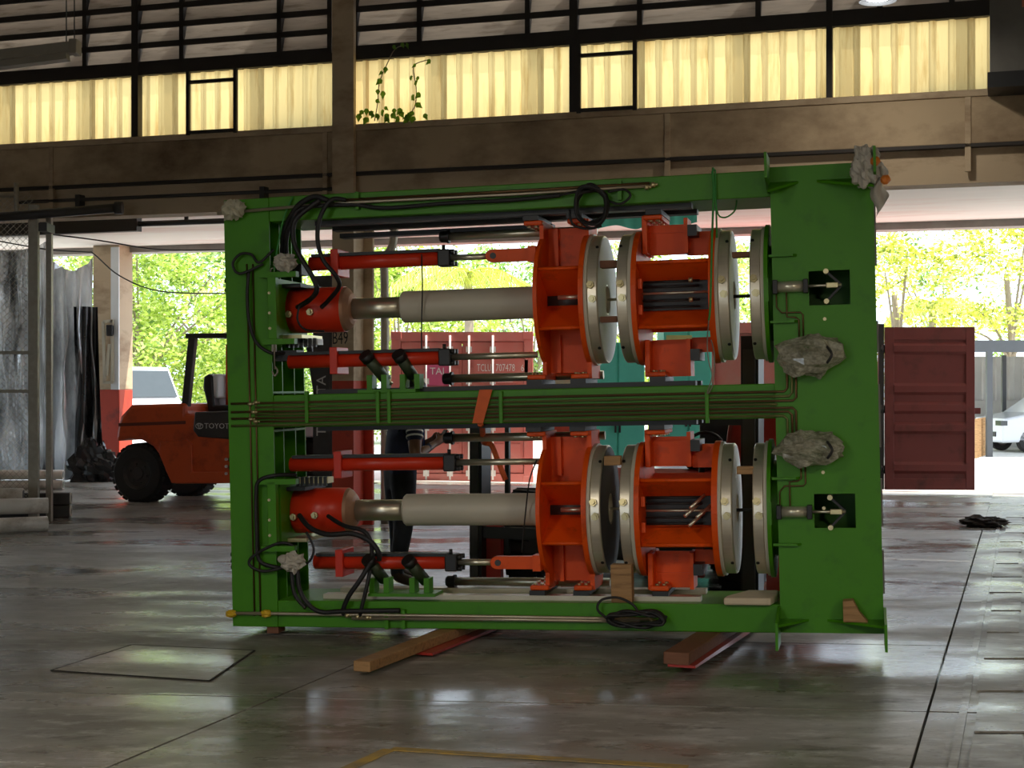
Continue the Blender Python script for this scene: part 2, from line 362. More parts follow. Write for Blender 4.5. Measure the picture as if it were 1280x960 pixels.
# main column: an H section, red below, with its stencilled number
def column(pxa, pxb, d0, dd, zr, ztop, nm, label, steel=True):
    col = sempty(nm, label, MW)
    x0, x1 = wx(pxa, 480, d0), wx(pxb, 480, d0)
    for z0, z1, m in ((0, zr, COLRED), (zr, ztop, PEEL)):
        if steel:
            g = G(); g.box(x0, x1, d0, d0 + .07, z0, z1); obj('flange', g, m, col, .004)
            g = G(); g.box((x0 + x1) / 2 - .02, (x0 + x1) / 2 + .02, d0 + .07, d0 + dd - .05, z0, z1); obj('web', g, m, col)
            g = G(); g.box(x0, x1, d0 + dd - .05, d0 + dd, z0, z1); obj('flange', g, m, col, .004)
        else:
            g = G(); g.box(x0, x1, d0, d0 + dd, z0, z1); obj('shaft', g, m, col, .015)
    return col, x0, x1
col1, cx0, cx1 = column(415, 442, -.12, .6, wz(476), 8.0, 'trim_2', 'beige steel column with red foot and a stencilled number')
text('stencil', 'B49', .21, BLACK, col1, Matrix.Translation((cx0 + .0, -.121, wz(430, 425, -.12))) @ Matrix.Rotation(PI / 2, 4, 'X'), .0005, .62)
column(1285, 1312, -.12, .6, 1.68, 8.0, 'trim_3', 'beige steel column at the end of the wall')
column(-125, -100, -.12, .6, 1.68, 8.0, 'trim_4', 'beige steel column at the start of the wall')
oc, ox0, ox1 = column(116, 149, BAY - .45, .45, 1.55, 4.2, 'trim_5', 'concrete bay column with red painted lower half', False)
g = G(); g.box(ox1 - .16, ox1 + .002, BAY - .47, BAY - .44, 1.55, 4.1); obj('white_edge', g, WHITE, oc)
column(684, 716, BAY - .45, .45, 1.55, 4.2, 'trim_6', 'bay column standing behind the press', False)
# soffit of the bay with its outer beam
zs = 4.14
g = G(); g.box(-30, 30, .4, BAY + .3, zs, zs + .35); o = struct('ceiling', g, SOFFIT, 'peeling white and pink painted soffit of the outer bay'); o.matrix_world = MW
g = G(); g.box(-30, 30, BAY - .1, BAY + .3, 4.03, zs); o = struct('trim_7', g, mat('edge_grey', (.3, .28, .26), .7), 'grey edge beam of the soffit'); o.matrix_world = MW
# main roof and side walls
g = G(); g.box(-22, 22, -36, .3, 8.0, 8.2); o = struct('ceiling_roof', g, mat('roof_sheet', (.2, .18, .16), .7), 'dark sheet roof over the hall'); o.matrix_world = MW; o.name = 'ceiling'
for s, nm in ((-1, 'wall_left'), (1, 'wall_right')):
    g = G(); g.box(s * 16 - .1, s * 16 + .1, -36, .0, 0, 8.0); o = struct(nm, g, PEEL, 'plain beige side wall of the hall'); o.matrix_world = MW
g = G(); g.box(-16, 16, -36.2, -36, 3.6, 8.0); g.box(-16, -3, -36.2, -36, 0, 3.6); g.box(7, 16, -36.2, -36, 0, 3.6); o = struct('wall_front', g, PEEL, 'wall behind the viewer with a wide open doorway'); o.matrix_world = MW
# sliding door track under the beam, conduit along the wall
trk = thing('door_track', 'dark steel sliding door track hung under the beam', 'rail', MW.translation, (0, 0, -WY))
zk0, zk1 = wz(291, 120, .9), wz(271, 120, .9)
g = G(); g.box(wx(-60, 280, .9), wx(174, 280, .9), .84, .96, zk0, zk1); obj('channel', g, DGREY, trk)
p = W(174, 280, .9); q = W(480, 268, .9); g = G(); g.cyl(p, Vector((q.x, .9, p.z)), .035, 12); obj('pipe_rail', g, DGREY, trk)
for px in (233, 440):
    x = wx(px, 270, .9); g = G(); g.bar((x, .9, p.z), (x, .9, zs), .05, .02); obj('hanger', g, DGREY, trk)
cd = thing('conduit', 'thin dark conduit clipped along the beige beam', 'pipe', MW.translation, (0, 0, -WY))
p = W(24, 248, 0); g = G(); g.cyl((p.x, -.03, wz(236)), (cx0, -.03, wz(236)), .022, 8); obj('pipe', g, DGREY, cd)
for px in (100, 330):
    x = wx(px, 245); g = G(); g.box(x - .03, x + .03, -.06, .06, wz(236) - .12, wz(236) + .06); obj('clip', g, DGREY, cd)
cd = thing('standpipe', 'grey pipe running up the side of the main column', 'pipe', MW.translation, (0, 0, -WY))
x = wx(478, 400, .55); g = G(); g.tube(smooth([(x, .62, 0), (x, .62, 2.6), (x, .62, 3.1), (x + .12, .6, 3.35), (x + .14, .6, zs)], 5), .05, 10); obj('pipe', g, GALV, cd)
# ivy climbing on the fibreglass
iv = thing('ivy_vine', 'green ivy creeping over the yellow fibreglass by the column', 'plant', MW.translation, (0, 0, -WY))
leafp = [(0, -.5), (.28, -.42), (.5, -.1), (.3, .1), (0, .6), (-.3, .1), (-.5, -.1), (-.28, -.42)]
g = G(); g.add([(x, .08 * abs(x) * 2, z) for x, z in leafp] + [(0, -.06, 0)], [(8, i, (i + 1) % 8) for i in range(8)]); LEAFM = g.mesh('ivy_leaf', IVY)
spots = [(477, 92), (475, 103), (474, 116), (479, 119), (473, 127), (482, 88), (519, 83), (514, 98), (521, 105), (517, 123), (523, 120), (524, 132), (536, 78), (494, 60), (504, 57), (510, 58), (522, 99)]
spots += [(random.gauss(497, 20), random.gauss(146, 5)) for _ in range(26)]
for px, py in spots:
    p = W(px, min(py, 155), -.04); s_ = random.uniform(.05, .085)
    inst('leaf', LEAFM, iv, (p.x, -.05 - random.random() * .03, p.z), (random.uniform(-.4, .4), random.uniform(-1, 1) + PI, random.uniform(-.6, .6)), (s_, s_, s_ * 1.2))
for pts in ([(470, 152), (474, 130), (476, 105), (484, 85), (496, 62), (512, 58)], [(505, 150), (520, 135), (522, 110), (519, 84), (536, 76)]):
    g = G(); g.tube(smooth([(W(a, b).x, -.045, W(a, b).z) for a, b in pts], 4), .006, 5); obj('stem', g, BARK, iv)
# ------------------------------------------------------------------ the green press, hung on the forks and tilted by about 1.3 degrees
MTH, MTA = R(12.8), R(1.35)
MO = at(291, 783, 10.1)
MM = Matrix.Translation(MO) @ Matrix.Rotation(-MTH, 4, 'Z') @ Matrix.Rotation(-MTA, 4, 'Y'); MI = MM.inverted()
def P(px, py, d=0.0): return ray_local(px, py, MI, d)
press = thing('hydraulic_press', 'large green steel press frame with orange carriages and two rams, lying across timbers', 'press')
press.matrix_world = MM
HB = G(); HB.cyl((0, 0, 0), (0, 0, .012), .014, 6); BOLT = HB.mesh('bolt', BRASSY)
HB = G(); HB.cyl((0, 0, 0), (0, 0, .012), .012, 6); BOLTB = HB.mesh('bolt', BLACK)
HB = G(); HB.cyl((0, 0, 0), (0, 0, .02), .02, 6); HB.cyl((0, 0, .02), (0, 0, .034), .011, 8); FIT = HB.mesh('fitting', BRASSY)
D = .62; CY = .33
H = P(285, 250, 0).z           # top of the left upright
XRL = P(969, 500, -.02).x      # left edge of right upright
XRR = P(1098, 500, -.02).x
UW = .315
zb1 = P(640, 753, 0).z; zb0 = 0.0                                # lower beam
zt0 = P(640, 262, 0).z; zt1 = P(640, 230, 0).z
zm0 = P(640, 529, 0).z; zm1 = P(640, 487, 0).z
# left upright: four plates, a web and caps
up = obj('upright', G().box(0, UW, 0, .014, 0, H), GREEN, press, .003)
for y in (.2, .42, .606): obj('stiffener', G().box(.0, UW - .01, y, y + .014, .0, H - .02), GREEN, up)
obj('web_plate', G().box(.02, .034, .014, .606, 0, H - .01), GREEN, up)
for z in (0, zm0 - .03, zm1 + .01, H - .015): obj('cap_plate', G().box(.0, UW - .004, .0142, .606, z, z + .014), GREEN, up)
for zz in (P(287, 694).z, P(287, 702).z, P(287, 710).z, P(284, 350).z, P(284, 362).z, P(287, 575).z, P(287, 585).z):
    inst('bolt', BOLTB, up, (0, .05, zz), (0, -PI / 2, 0), (1.3, 1.3, 1.8))
# beams with their slide rails
for z0, z1, nm in ((zb0, zb1, 0), (zm0, zm1, 1), (zt0, zt1, 2)):
    b = obj('beam', G().box(UW, XRL, 0.004, D, z0, z1), GREEN, press, .006)
    xr0 = P(405, 500, .2).x; xr1 = P(872, 500, .2).x
    for y in (.1, .44):
        for zz, on in ((z1, nm < 2), (z0 - .03, nm > 0)):
            if on: obj('slide_rail', G().box(xr0, xr1, y, y + .1, zz, zz + .03), SILVERPIPE if nm == 0 else BLACK, b)
obj('cover_strip', G().box(P(424, 270, .5).x, P(690, 270, .5).x, .5, .6, zt0 - .075, zt0 - .045), BLACK, press)
# right upright: box with two windows cut in the front plate
rt, rb = P(1000, 207, -.02).z, P(1000, 791, -.02).z
w1 = (P(1012, 382, -.02), P(1062, 337, -.02)); w2 = (P(1018, 660, -.02), P(1069, 617, -.02))
wx0, wx1 = (w1[0].x + w2[0].x) / 2, (w1[1].x + w2[1].x) / 2
g = G()
g.box(XRL, wx0, -.02, .0, rb, rt); g.box(wx1, XRR, -.02, .0, rb, rt)
for za, zc_ in ((rb, w2[0].z), (w2[1].z, w1[0].z), (w1[1].z, rt)): g.box(wx0, wx1, -.02, .0, za, zc_)
ru = obj('upright', g, GREEN, press)
obj('back_plate', G().box(XRL, XRR, D + .02, D + .04, rb, rt), GREEN, ru)
for x in (XRL, XRR - .016): obj('side_plate', G().box(x, x + .016, .0, D + .02, rb, rt), GREEN, ru)
for z in (rb, zm0, zm1, rt - .016): obj('cap_plate', G().box(XRL + .016, XRR - .016, .0, D + .02, z, z + .016), GREEN, ru)
# feet of the upright: plates standing forward with gussets
fh = .3
for xe, sgn in ((XRL - .016, 1), (XRR, -1)):
    for zc_, sz in ((rb, -1), (rt, 1)):
        z0, z1 = (zc_ - .06, zc_ + .16) if sz < 0 else (zc_ - .16, zc_ + .05)
        ft = obj('foot_plate', G().prism([(.0, z0), (-fh, z0), (-fh, z1 - .06), (-.03, z1), (.0, z1)] if sz < 0 else [(0, z1), (-fh, z1), (-fh, z0 + .06), (-.03, z0), (0, z0)],
                                         lambda y, z, x=xe: (x, y - .02, z), lambda y, z, x=xe: (x + .016, y - .02, z)), GREEN, ru)
        ln = .33 if xe == XRR else .17
        zg = zc_ + .07 if sz < 0 else zc_ - .1
        xa = xe + (.016 if sgn > 0 else 0)
        obj('gusset', G().prism([(xa, -.02), (xa + sgn * ln, -.02), (xa, -fh + .02)], lambda x, y, z=zg, k=(.3 if sz > 0 else 0): (x, y, z + y * k), lambda x, y, z=zg, k=(.3 if sz > 0 else 0): (x, y, z + .014 + y * k)), GREEN, ru)
# side edge straps of the right upright
for py0, py1 in ((250, 330), (400, 440), (480, 560), (600, 660), (690, 745)):
    a, b = P(1099, py1, 0), P(1099, py0, 0); obj('edge_strip', G().box(XRR, XRR + .012, .1, .14, a.z, b.z), GREY, ru)
# ------------------------------------------------------------------ the two press lines
RB = -.085
def fx(px, zc): return P(px, 480 if zc is None else zc, RB).x
def disc_plate(name, x0, x1, zc, r, m, parent, legs=None, lw=.2):
    pts = []
    if legs is None:
        pts = [(CY + r * math.cos(2 * PI * i / 48), zc + r * math.sin(2 * PI * i / 48)) for i in range(48)]
    else:
        za, zb_ = legs
        n = 16; a0 = R(58)
        pts += [(CY + r * math.cos(t), zc + r * math.sin(t)) for t in [(-a0 + 2 * a0 * i / n) for i in range(n + 1)]]
        pts += [(CY + lw, zc + r * .92), (CY + lw, zb_), (CY - lw, zb_), (CY - lw, zc + r * .92)]
        pts += [(CY - r * math.cos(t), zc + r * math.sin(t)) for t in [(a0 - 2 * a0 * i / n) for i in range(n + 1)]]
        pts += [(CY - lw, zc - r * .92), (CY - lw, za), (CY + lw, za), (CY + lw, zc - r * .92)]
    return obj(name, G().prism(pts, lambda y, z: (x0, y, z), lambda y, z: (x1, y, z)), m, parent)
def rib(x0, x1, zc, ang, r0, r1, m, parent, th=.016, name='rib'):
    d = Vector((0, -math.cos(ang), math.sin(ang))); t = Vector((0, math.sin(ang), math.cos(ang))) * th / 2
    c0 = Vector((0, CY, zc)) + d * r0; c1 = Vector((0, CY, zc)) + d * r1; X0 = Vector((x0, 0, 0)); X1 = Vector((x1, 0, 0))
    return obj(name, G().hexa([X0 + c0 - t, X0 + c0 + t, X0 + c1 + t, X0 + c1 - t], [X1 + c0 - t, X1 + c0 + t, X1 + c1 + t, X1 + c1 - t]), m, parent)
def ring(x0, x1, xf, zc, r, parent, inner=True):   # steel ring with a thin lighter flange at xf side
    lo, hi = min(x0, x1), max(x0, x1); s_ = .006
    rg = obj('platen_ring', G().lathe([(lo, 0), (lo, r - s_), (lo + s_, r), (hi - s_, r), (hi, r - s_), (hi, .09), (hi - .02, .09), (hi - .02, 0)], (0, CY, zc), n=72), STEEL, parent)
    fl = (min(xf, lo), max(xf, hi)); a, b = (xf, lo) if xf < lo else (hi, xf)
    obj('flange_ring', G().lathe([(a, 0), (a, r + .012), (b, r + .012), (b, 0)], (0, CY, zc), n=72), BEIGE, rg)
    mx = (lo + hi) / 2
    for dz, k in ((.07, 0), (-.015, 1)):
        an = math.asin(dz / r); inst('fitting', FIT, rg, (mx - .008 + k * .012, CY - r * math.cos(an), zc + dz), (PI / 2 - an, 0, 0), (1.25, 1.25, 1.1))
    for sg in (1, -1):
        an = sg * R(50); inst('screw', BOLTB, rg, (hi - .015 if xf < lo else lo + .015, CY - r * math.cos(an), zc + r * math.sin(an)), (PI / 2 - an, 0, 0), (.9, .9, .6))
    return rg
def foot(x, sgn, z, up_, parent):  # bent foot with slider and bolts
    zz = (z - .03, z) if up_ else (z, z + .03)
    f = obj('foot', G().box(min(x, x + sgn * .12), max(x, x + sgn * .12), CY - .2, CY + .2, *zz), ORANGE, parent, .008)
    z2 = (z, z + .03) if up_ else (z - .03, z)
    obj('slider', G().box(min(x + sgn * .02, x + sgn * .12), max(x + sgn * .02, x + sgn * .12), CY - .22, CY + .22, *z2), BLACK, f)
    for y in (CY - .17, CY - .06, CY + .06, CY + .17):
        for dx in (.045, .09): inst('bolt', BOLT, f, (x + sgn * dx, y, zz[0] if up_ else zz[1]), (PI if up_ else 0, 0, 0))
def line(pyc, za, zbm, low):
    zc = P(750, pyc, CY).z; RR = .418
    def X(px): return fx(px + (3.5 if low else 0), pyc)
    zl, zh = za + .06, zbm - .06       # feet level
    # carriage A
    ca = obj('carriage', G().cyl((X(668), CY, zc), (X(724), CY, zc), .085, 24), DGREY, press)
    disc_plate('side_plate', X(666), X(671), zc, RR + .01, ORANGE, ca, (zl, zh), .16)
    disc_plate('side_plate', X(723), X(729), zc, RR + .02, ORANGE, ca, (zl, zh), .16)
    for a in (28, -28, 90, -90, 152, 208): rib(X(671), X(723), zc, R(a), .06, RR - .02 if abs(a) != 90 else (zh - zc - .04 if a > 0 else zc - zl - .04), ORANGE, ca, .018 if abs(a) != 90 else .014)
    for a in (28, -28): obj('rib_lip', G().cyl((X(671), CY - math.cos(R(a)) * (RR - .02), zc + math.sin(R(a)) * (RR - .02)), (X(723), CY - math.cos(R(a)) * (RR - .02), zc + math.sin(R(a)) * (RR - .02)), .012, 8), ORANGE, ca)
    for xx in (X(683), X(717)):
        for z0, z1 in ((zc + .22, zh - .04), (zl + .04, zc - .22)): obj('stile', G().box(xx - .012, xx + .012, CY - .05, CY - .008, z0, z1), ORANGE, ca)
    foot(X(671), -1, zh, True, ca); foot(X(671), -1, zl, False, ca); foot(X(727), -1, zh, True, ca); foot(X(727), -1, zl, False, ca)
    obj('spindle', G().cyl((X(690), CY - .22, zc + .012), (X(722), CY - .22, zc + .012), .014, 10), CHROME, ca)
    r1 = ring(X(733), X(746), X(729), zc, RR - .008, ca)
    fc = X(746) + .003
    if not low: obj('cover_sheet', G().lathe([(fc, .1), (fc, RR - .02)], (0, CY, zc), n=48), WHITE, r1)
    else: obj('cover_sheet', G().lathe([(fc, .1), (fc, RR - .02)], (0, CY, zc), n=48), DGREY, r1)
    # carriage B
    cb = obj('carriage', G().cyl((X(795), CY + .1, zc), (X(886), CY + .1, zc), .1, 24), BLACK, press)
    ring(X(770), X(784), X(788.5), zc, RR - .008, cb)
    disc_plate('side_plate', X(788.5), X(795), zc, RR + .01, ORANGE, cb)
    disc_plate('side_plate', X(885.5), X(893), zc, RR + .01, ORANGE, cb)
    for a in (30, -30, 150, 210): rib(X(795), X(886), zc, R(a), .2 if abs(a) == 30 else .1, RR - .02, ORANGE, cb, .02)
    for a in (30, -30): obj('rib_lip', G().cyl((X(795), CY - math.cos(R(a)) * (RR - .02), zc + math.sin(R(a)) * (RR - .02)), (X(886), CY - math.cos(R(a)) * (RR - .02), zc + math.sin(R(a)) * (RR - .02)), .013, 8), ORANGE, cb)
    for z0, z1 in ((zc + .27, zh), (zl, zc - .27)):
        upq = z0 > zc
        obj('leg_plate', G().box(X(797), X(804), CY - .16, CY + .16, z0, z1), ORANGE, cb, .006)
        obj('box_web', G().box(X(804), X(852), CY - .02, CY, z0 - .0, z1 - .05 if upq else z1), ORANGE, cb)
        obj('box_web', G().box(X(804), X(852), CY - .03, CY - .02, (z0 + z1) / 2 + (.02 if upq else -.04), (z0 + z1) / 2 + (.04 if upq else -.02)), ORANGE, cb)
        obj('stile', G().box(X(850), X(855), CY - .12, CY + .1, z0 + (0 if upq else .0), z1 - (.02 if upq else 0)), ORANGE, cb)
        obj('box_web', G().box(X(855), X(886), CY - .02, CY, z0 - .01 if upq else z0 + .15, z1 - .1 if upq else z1 + .01), ORANGE, cb)
        foot(X(800), 1, z1 if upq else z0, upq, cb)
        obj('slide_block', G().box(X(856), X(868), CY - .18, CY + .14, (z0 + z1) / 2 - .02, (z0 + z1) / 2 + .05), BLACK, cb)
    for i, (dz, dy) in enumerate(((.085, -.25), (.05, -.28), (.01, -.3), (-.035, -.28), (-.075, -.26))):
        obj('ejector_rod', G().cyl((X(800), CY + dy, zc + dz), (X(872 if i != 2 else 886), CY + dy, zc + dz), .007, 8), CHROME if i == 2 else BLACK, cb)
    if not low:
        for dz in (.085, -.035): obj('rod_nut', G().cyl((X(859), CY - .31, zc + dz), (X(864), CY - .31, zc + dz), .016, 8), BRASSY, cb)
    else:
        for ax, az in ((858, .03), (851, -.02), (866, -.03), (856, -.08)):
            p = Vector((X(ax), CY - .36, zc + az)); obj('pin', G().cyl(p, p + Vector((.08, .1, .07)), .011, 8), CHROME, cb)
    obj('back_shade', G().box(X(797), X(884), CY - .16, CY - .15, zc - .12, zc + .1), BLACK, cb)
    for dz in (.06, -.1): obj('bracket', G().box(X(796), X(801), CY - .36, CY - .33, zc + dz - .02, zc + dz + .04), ORANGE, cb)
    r3 = ring(X(897), X(911), X(893), zc, RR - .008, cb)
    fc = X(911) + .003
    obj('cover_sheet', G().lathe([(fc, .1), (fc, RR - .02)], (0, CY, zc), n=48), WHITE, r3)
    obj('spindle', G().cyl((X(746), CY, zc), (X(770), CY, zc), .009, 8), CHROME, ca)
    obj('spindle', G().cyl((X(905), CY - .03, zc - .01), (X(940), CY - .03, zc - .01), .011, 8), BLACK, cb)
    # fixed platen on the right upright
    fp = obj('fixed_platen', G().lathe([(X(955), 0), (X(955), RR + .015), (X(960), RR + .015), (X(960), .3), (XRL + .001, .3), (XRL + .001, 0)], (0, CY, zc), n=72), GREEN, press)
    ring(X(937), X(951), X(955), zc, RR - .008, fp)
    for dz in (.2, -.2):
        obj('gusset', G().prism([(X(960), -.021), (X(997), -.021), (X(992), -.06), (X(962), -.06)], lambda x, y, z=zc + dz: (x, y, z), lambda x, y, z=zc + dz: (x, y, z + .014)), GREEN, fp)
    obj('edge_strip', G().box(X(957), X(961), -.1, -.06, zc - .07, zc + .07), GREEN, fp)
    # ram
    rm = obj('ram_body', G().cyl((UW + .0, CY, zc), (P(424 if not low else 428, pyc, .2).x, CY, zc), .152, 40), RED, press)
    xq = P(424 if not low else 428, pyc, .2).x
    obj('ram_flange', G().lathe([(xq, 0), (xq, .15), (xq + .02, .14), (xq + .05, .105), (xq + .06, .08), (xq + .06, 0)], (0, CY, zc), n=40), MATS.get('dirty_flange') or mat('dirty_flange', (.36, .2, .12), .5, .3, var=.3, scale=14), rm)
    xs0 = P(498 if not low else 501, pyc, .23).x; xs1 = X(667)
    obj('ram_rod', G().cyl((xq + .05, CY, zc), (xs0 + .02, CY, zc), .07, 32), CHROME, rm)
    obj('sleeve', G().lathe([(xs0, 0), (xs0, .094), (xs0 + .012, .105), (xs1, .105), (xs1, 0)], (0, CY, zc), n=40), BEIGE, rm)
    obj('base_plate', G().box(P(338, pyc, .1).x, UW + .03, .02, D - .03, zc - .2, zc + .2), GREEN, rm)
    for z0 in (-.24, .21): obj('clamp', G().box(UW - .03, UW + .16, CY - .2, CY + .2, zc + z0 * .75 - .012, zc + z0 * .75 + .012), BLACK if z0 > 0 else BRASSY, rm)
    for dx, dz in ((.06, -.03), (.21, -.02)):
        inst('port', FIT, rm, (UW + dx, CY - .15, zc + dz), (PI / 2, 0, 0), (1.2, 1.2, 1.4))
    # mounting bracket on the front of the left upright
    bx0, bx1 = P(331, pyc, -.03).x, P(347, pyc, -.03).x
    bk = obj('bracket', G().box(bx0 + .03, bx1, -.06, -.005, zc - .2, zc + .22), GREEN, press, .004)
    obj('bracket_plate', G().box(bx0 - .02, bx1 + .14, -.06, -.003, zc + .2, zc + .235), GREEN, bk)
    obj('bracket_plate', G().box(bx0 - .02, bx1 + .12, -.06, -.003, zc - .235, zc - .2), GREEN, bk)
    for dz in (-.13, -.03, .1): inst('bolt', BOLT, bk, (bx0 + .045, -.06, zc + dz), (PI / 2, 0, 0), (.7, .7, .8))
    return zc
zU = line(375, zm1, zt0, False)
zL = line(636, zb1, zm0, True)
# side cylinders: tube, trunnion block, head, rod and clevis
def side_cyl(x0, x1, xb, y_a, y_b, d, xrod, clev, nm='side_cylinder', rr=.046):
    a = P(x0, y_a, d); b = P(x1, y_b, d); zc = (a.z + b.z) / 2
    a = Vector((a.x, d, zc)); b = Vector((b.x, d, zc))
    s_ = obj(nm, G().cyl(a, b, rr, 24), RED, press)
    obj('top_strip', G().box(a.x + .02, b.x, d - .04, d + .06, zc + rr - .006, zc + rr + .014), BLACK, s_)
    xk = P(xb, y_a, d).x
    obj('trunnion_block', G().box(xk - .026, xk + .026, d - .07, d + .16, zc - .09, zc + .085), RED, s_, .004)
    h = b.x
    hd = obj('cylinder_head', G().box(h - .01, h + .07, d - .052, d + .052, zc - .055, zc + .055), BLACK, s_, .008)
    for sy in (-1, 1):
        for sz in (-1, 1): obj('tie_nut', G().cyl((h + .07, d + sy * .037, zc + sz * .037), (h + .1, d + sy * .037, zc + sz * .037), .016, 8), BLACK, hd)
    obj('breather', G().cyl((h + .02, d, zc + .05), (h + .02, d, zc + .085), .012, 8), BLACK, hd)
    xe = P(xrod, y_b, d).x
    obj('piston_rod', G().cyl((h + .06, d, zc), (xe, d, zc), .02, 16), CHROME, s_)
    if clev:
        x2 = P(clev, y_b, d).x; r = .04; pts = [(xe + .02 + r * math.cos(t), r * math.sin(t)) for t in [PI / 2 + PI * i / 10 for i in range(11)]] + [(x2, -r), (x2, r)]
        cv = obj('clevis', G().prism(pts, lambda x, z: (x, d - .03, zc + z), lambda x, z: (x, d + .03, zc + z)), ORANGE, s_)
        obj('clevis_pin', G().cyl((xe + .03, d - .036, zc), (xe + .03, d + .036, zc), .02, 14), DGREY, cv)
        obj('weld_plate', G().box(x2 - .02, x2 + .03, d - .06, d + .06, zc - .05, zc + .05), ORANGE, cv)
side_cyl(388, 551, 422, 329, 324, .08, 612, 666)
side_cyl(362, 552, 421, 453, 446, .08, 672, None)
side_cyl(364, 558, 426, 580, 579, .08, 676, None)
side_cyl(394, 560, 428, 703, 702, .08, 618, 672)
for (xa, ya, xb_, yb) in ((552, 295, 668, 292), (556, 473, 676, 471), (557, 547, 678, 546), (560, 727, 684, 727)):
    a = P(xa, ya, .5); b = P(xb_, yb, .5); z = (a.z + b.z) / 2
    gr_ = obj('guide_rod', G().cyl((a.x, .5, z), (b.x + .42, .5, z), .028, 16), CHROME, press)
    obj('end_cap', G().lathe([(a.x - .012, 0), (a.x - .012, .03), (a.x, .038), (a.x + .04, .038), (a.x + .04, .046), (a.x + .055, .046), (a.x + .055, 0)], (0, .5, z), n=20), BLACK, gr_)
# valve blocks with tilted dark green cylinders
VG = mat('valve_green', (.05, .07, .035), .4, .3, var=.2)
for base, lst in ((488, ((459, 447, 482, 474), (500, 446, 516, 470))), (746, ((462, 702, 480, 724), (512, 703, 532, 726)))):
    z = zm1 if base == 488 else zb1 + .03
    pl = obj('valve_plate', G().box(P(450 if base == 488 else 463, base, .05).x, P(522 if base == 488 else 546, base, .05).x, .0, .2, z, z + .02), GREEN, press)
    for (a, b, c_, d_) in lst:
        p = P(a, b, -.02); q = P(c_, d_, .1)
        v = obj('valve', G().cyl(p, q, .038, 18), VG, pl)
        dr = (q - p).normalized(); obj('valve_cap', G().cyl(p - dr * .03, p + dr * .02, .045, 16), BLACK, v)
        obj('valve_nut', G().cyl(q, q + dr * .05, .025, 8), BRASSY, v)
        for px in (a + 6, a + 24):
            x = P(px, base, .08).x; obj('post', G().box(x - .018, x + .018, .03, .13, z + .02, z + .115), GREEN, v)
# hydraulic pipe run along the middle beam, with bends on the right upright
runs = [497, 502.5, 508, 512, 516.5, 521, 526]
for k, py in enumerate(runs):
    zz = P(640, py, -.012).z; xr = P(975 + (14 if k < 4 else 10), 500, -.03).x
    if k < 3: xe = P((984, 990, 995)[k], 480, -.03).x; ze = P(990, 440, -.03).z
    elif k < 4: xe = P(975, 490, -.03).x; ze = zz
    else: xe = P((995, 990, 984)[k - 4], 520, -.03).x; ze = P(990, 562, -.03).z
    pts = [(P(318 if k % 2 else 288, 500, -.02).x, -.012, zz), (P(352, 500).x, -.012, zz), (XRL - .03, -.012, zz), (XRL + .01, -.034, zz)]
    if k != 3: pts += [(xe - .02, -.034, zz), (xe, -.034, zz + (.02 if k < 3 else -.02)), (xe, -.034, ze)]
    g = G(); g.tube(pts, .0075, 8)
    obj('pipe', g, COPPER if k in (0, 2, 4, 5) else mat('olive_pipe', (.16, .17, .05), .35, .5) if k == 1 else MATS['olive_pipe'], press)
for px in (383, 472, 486, 626, 884):
    a = P(px, 529, -.03); b = P(px, 489, -.03); cl = obj('pipe_clamp', G().box(a.x - .012, a.x + .012, -.026, 0.004, a.z, b.z), GREEN, press, .003)
for px in (314, 321.5):   # pipes up the left upright
    a = P(px + 4, 770, -.01); b = P(px - 5, 330, -.01); obj('pipe', G().cyl((a.x, -.008, a.z), (a.x, -.008, b.z), .006, 8), COPPER, press)
for px, py in ((314, 505), (321, 503), (315, 524), (321, 527), (318, 515)):
    p = P(px, py, -.02); inst('fitting', FIT, press, (p.x - .02, -.02, p.z), (0, PI / 2, 0), (.6, .6, 1.2))
# long bare pipes along the upper and lower beam
def longpipe(pts, r, m, nm='pipe'): return obj(nm, G().tube([P(*p) for p in pts], r, 8), m, press)
longpipe([(272, 267, -.03), (420, 254, -.03), (640, 243, -.03), (818, 232, -.03)], .011, SILVERPIPE)
longpipe([(430, 250, -.03), (640, 239, -.03), (812, 229, -.03)], .009, COPPER)
longpipe([(285, 766.5, -.03), (345, 767, -.03), (640, 771, -.03), (812, 774, -.03)], .011, SILVERPIPE)
longpipe([(440, 773, -.03), (640, 774.5, -.03), (800, 777, -.03)], .011, SILVERPIPE)
for px, py in ((432, 769), (445, 771), (457, 772), (814, 231), (806, 234), (812, 776)):
    p = P(px, py, -.03); inst('fitting', FIT, press, p, (0, PI / 2, 0), (.9, .9, 1.2))
for px, py0, py1 in ((484, 762, 786), (505, 762, 786), (447, 240, 262), (775, 226, 250)):
    a = P(px, py1, -.02); b = P(px, py0, -.02); obj('pipe_clamp', G().box(a.x - .012, a.x + .012, -.035, .006, a.z, b.z), GREEN, press)
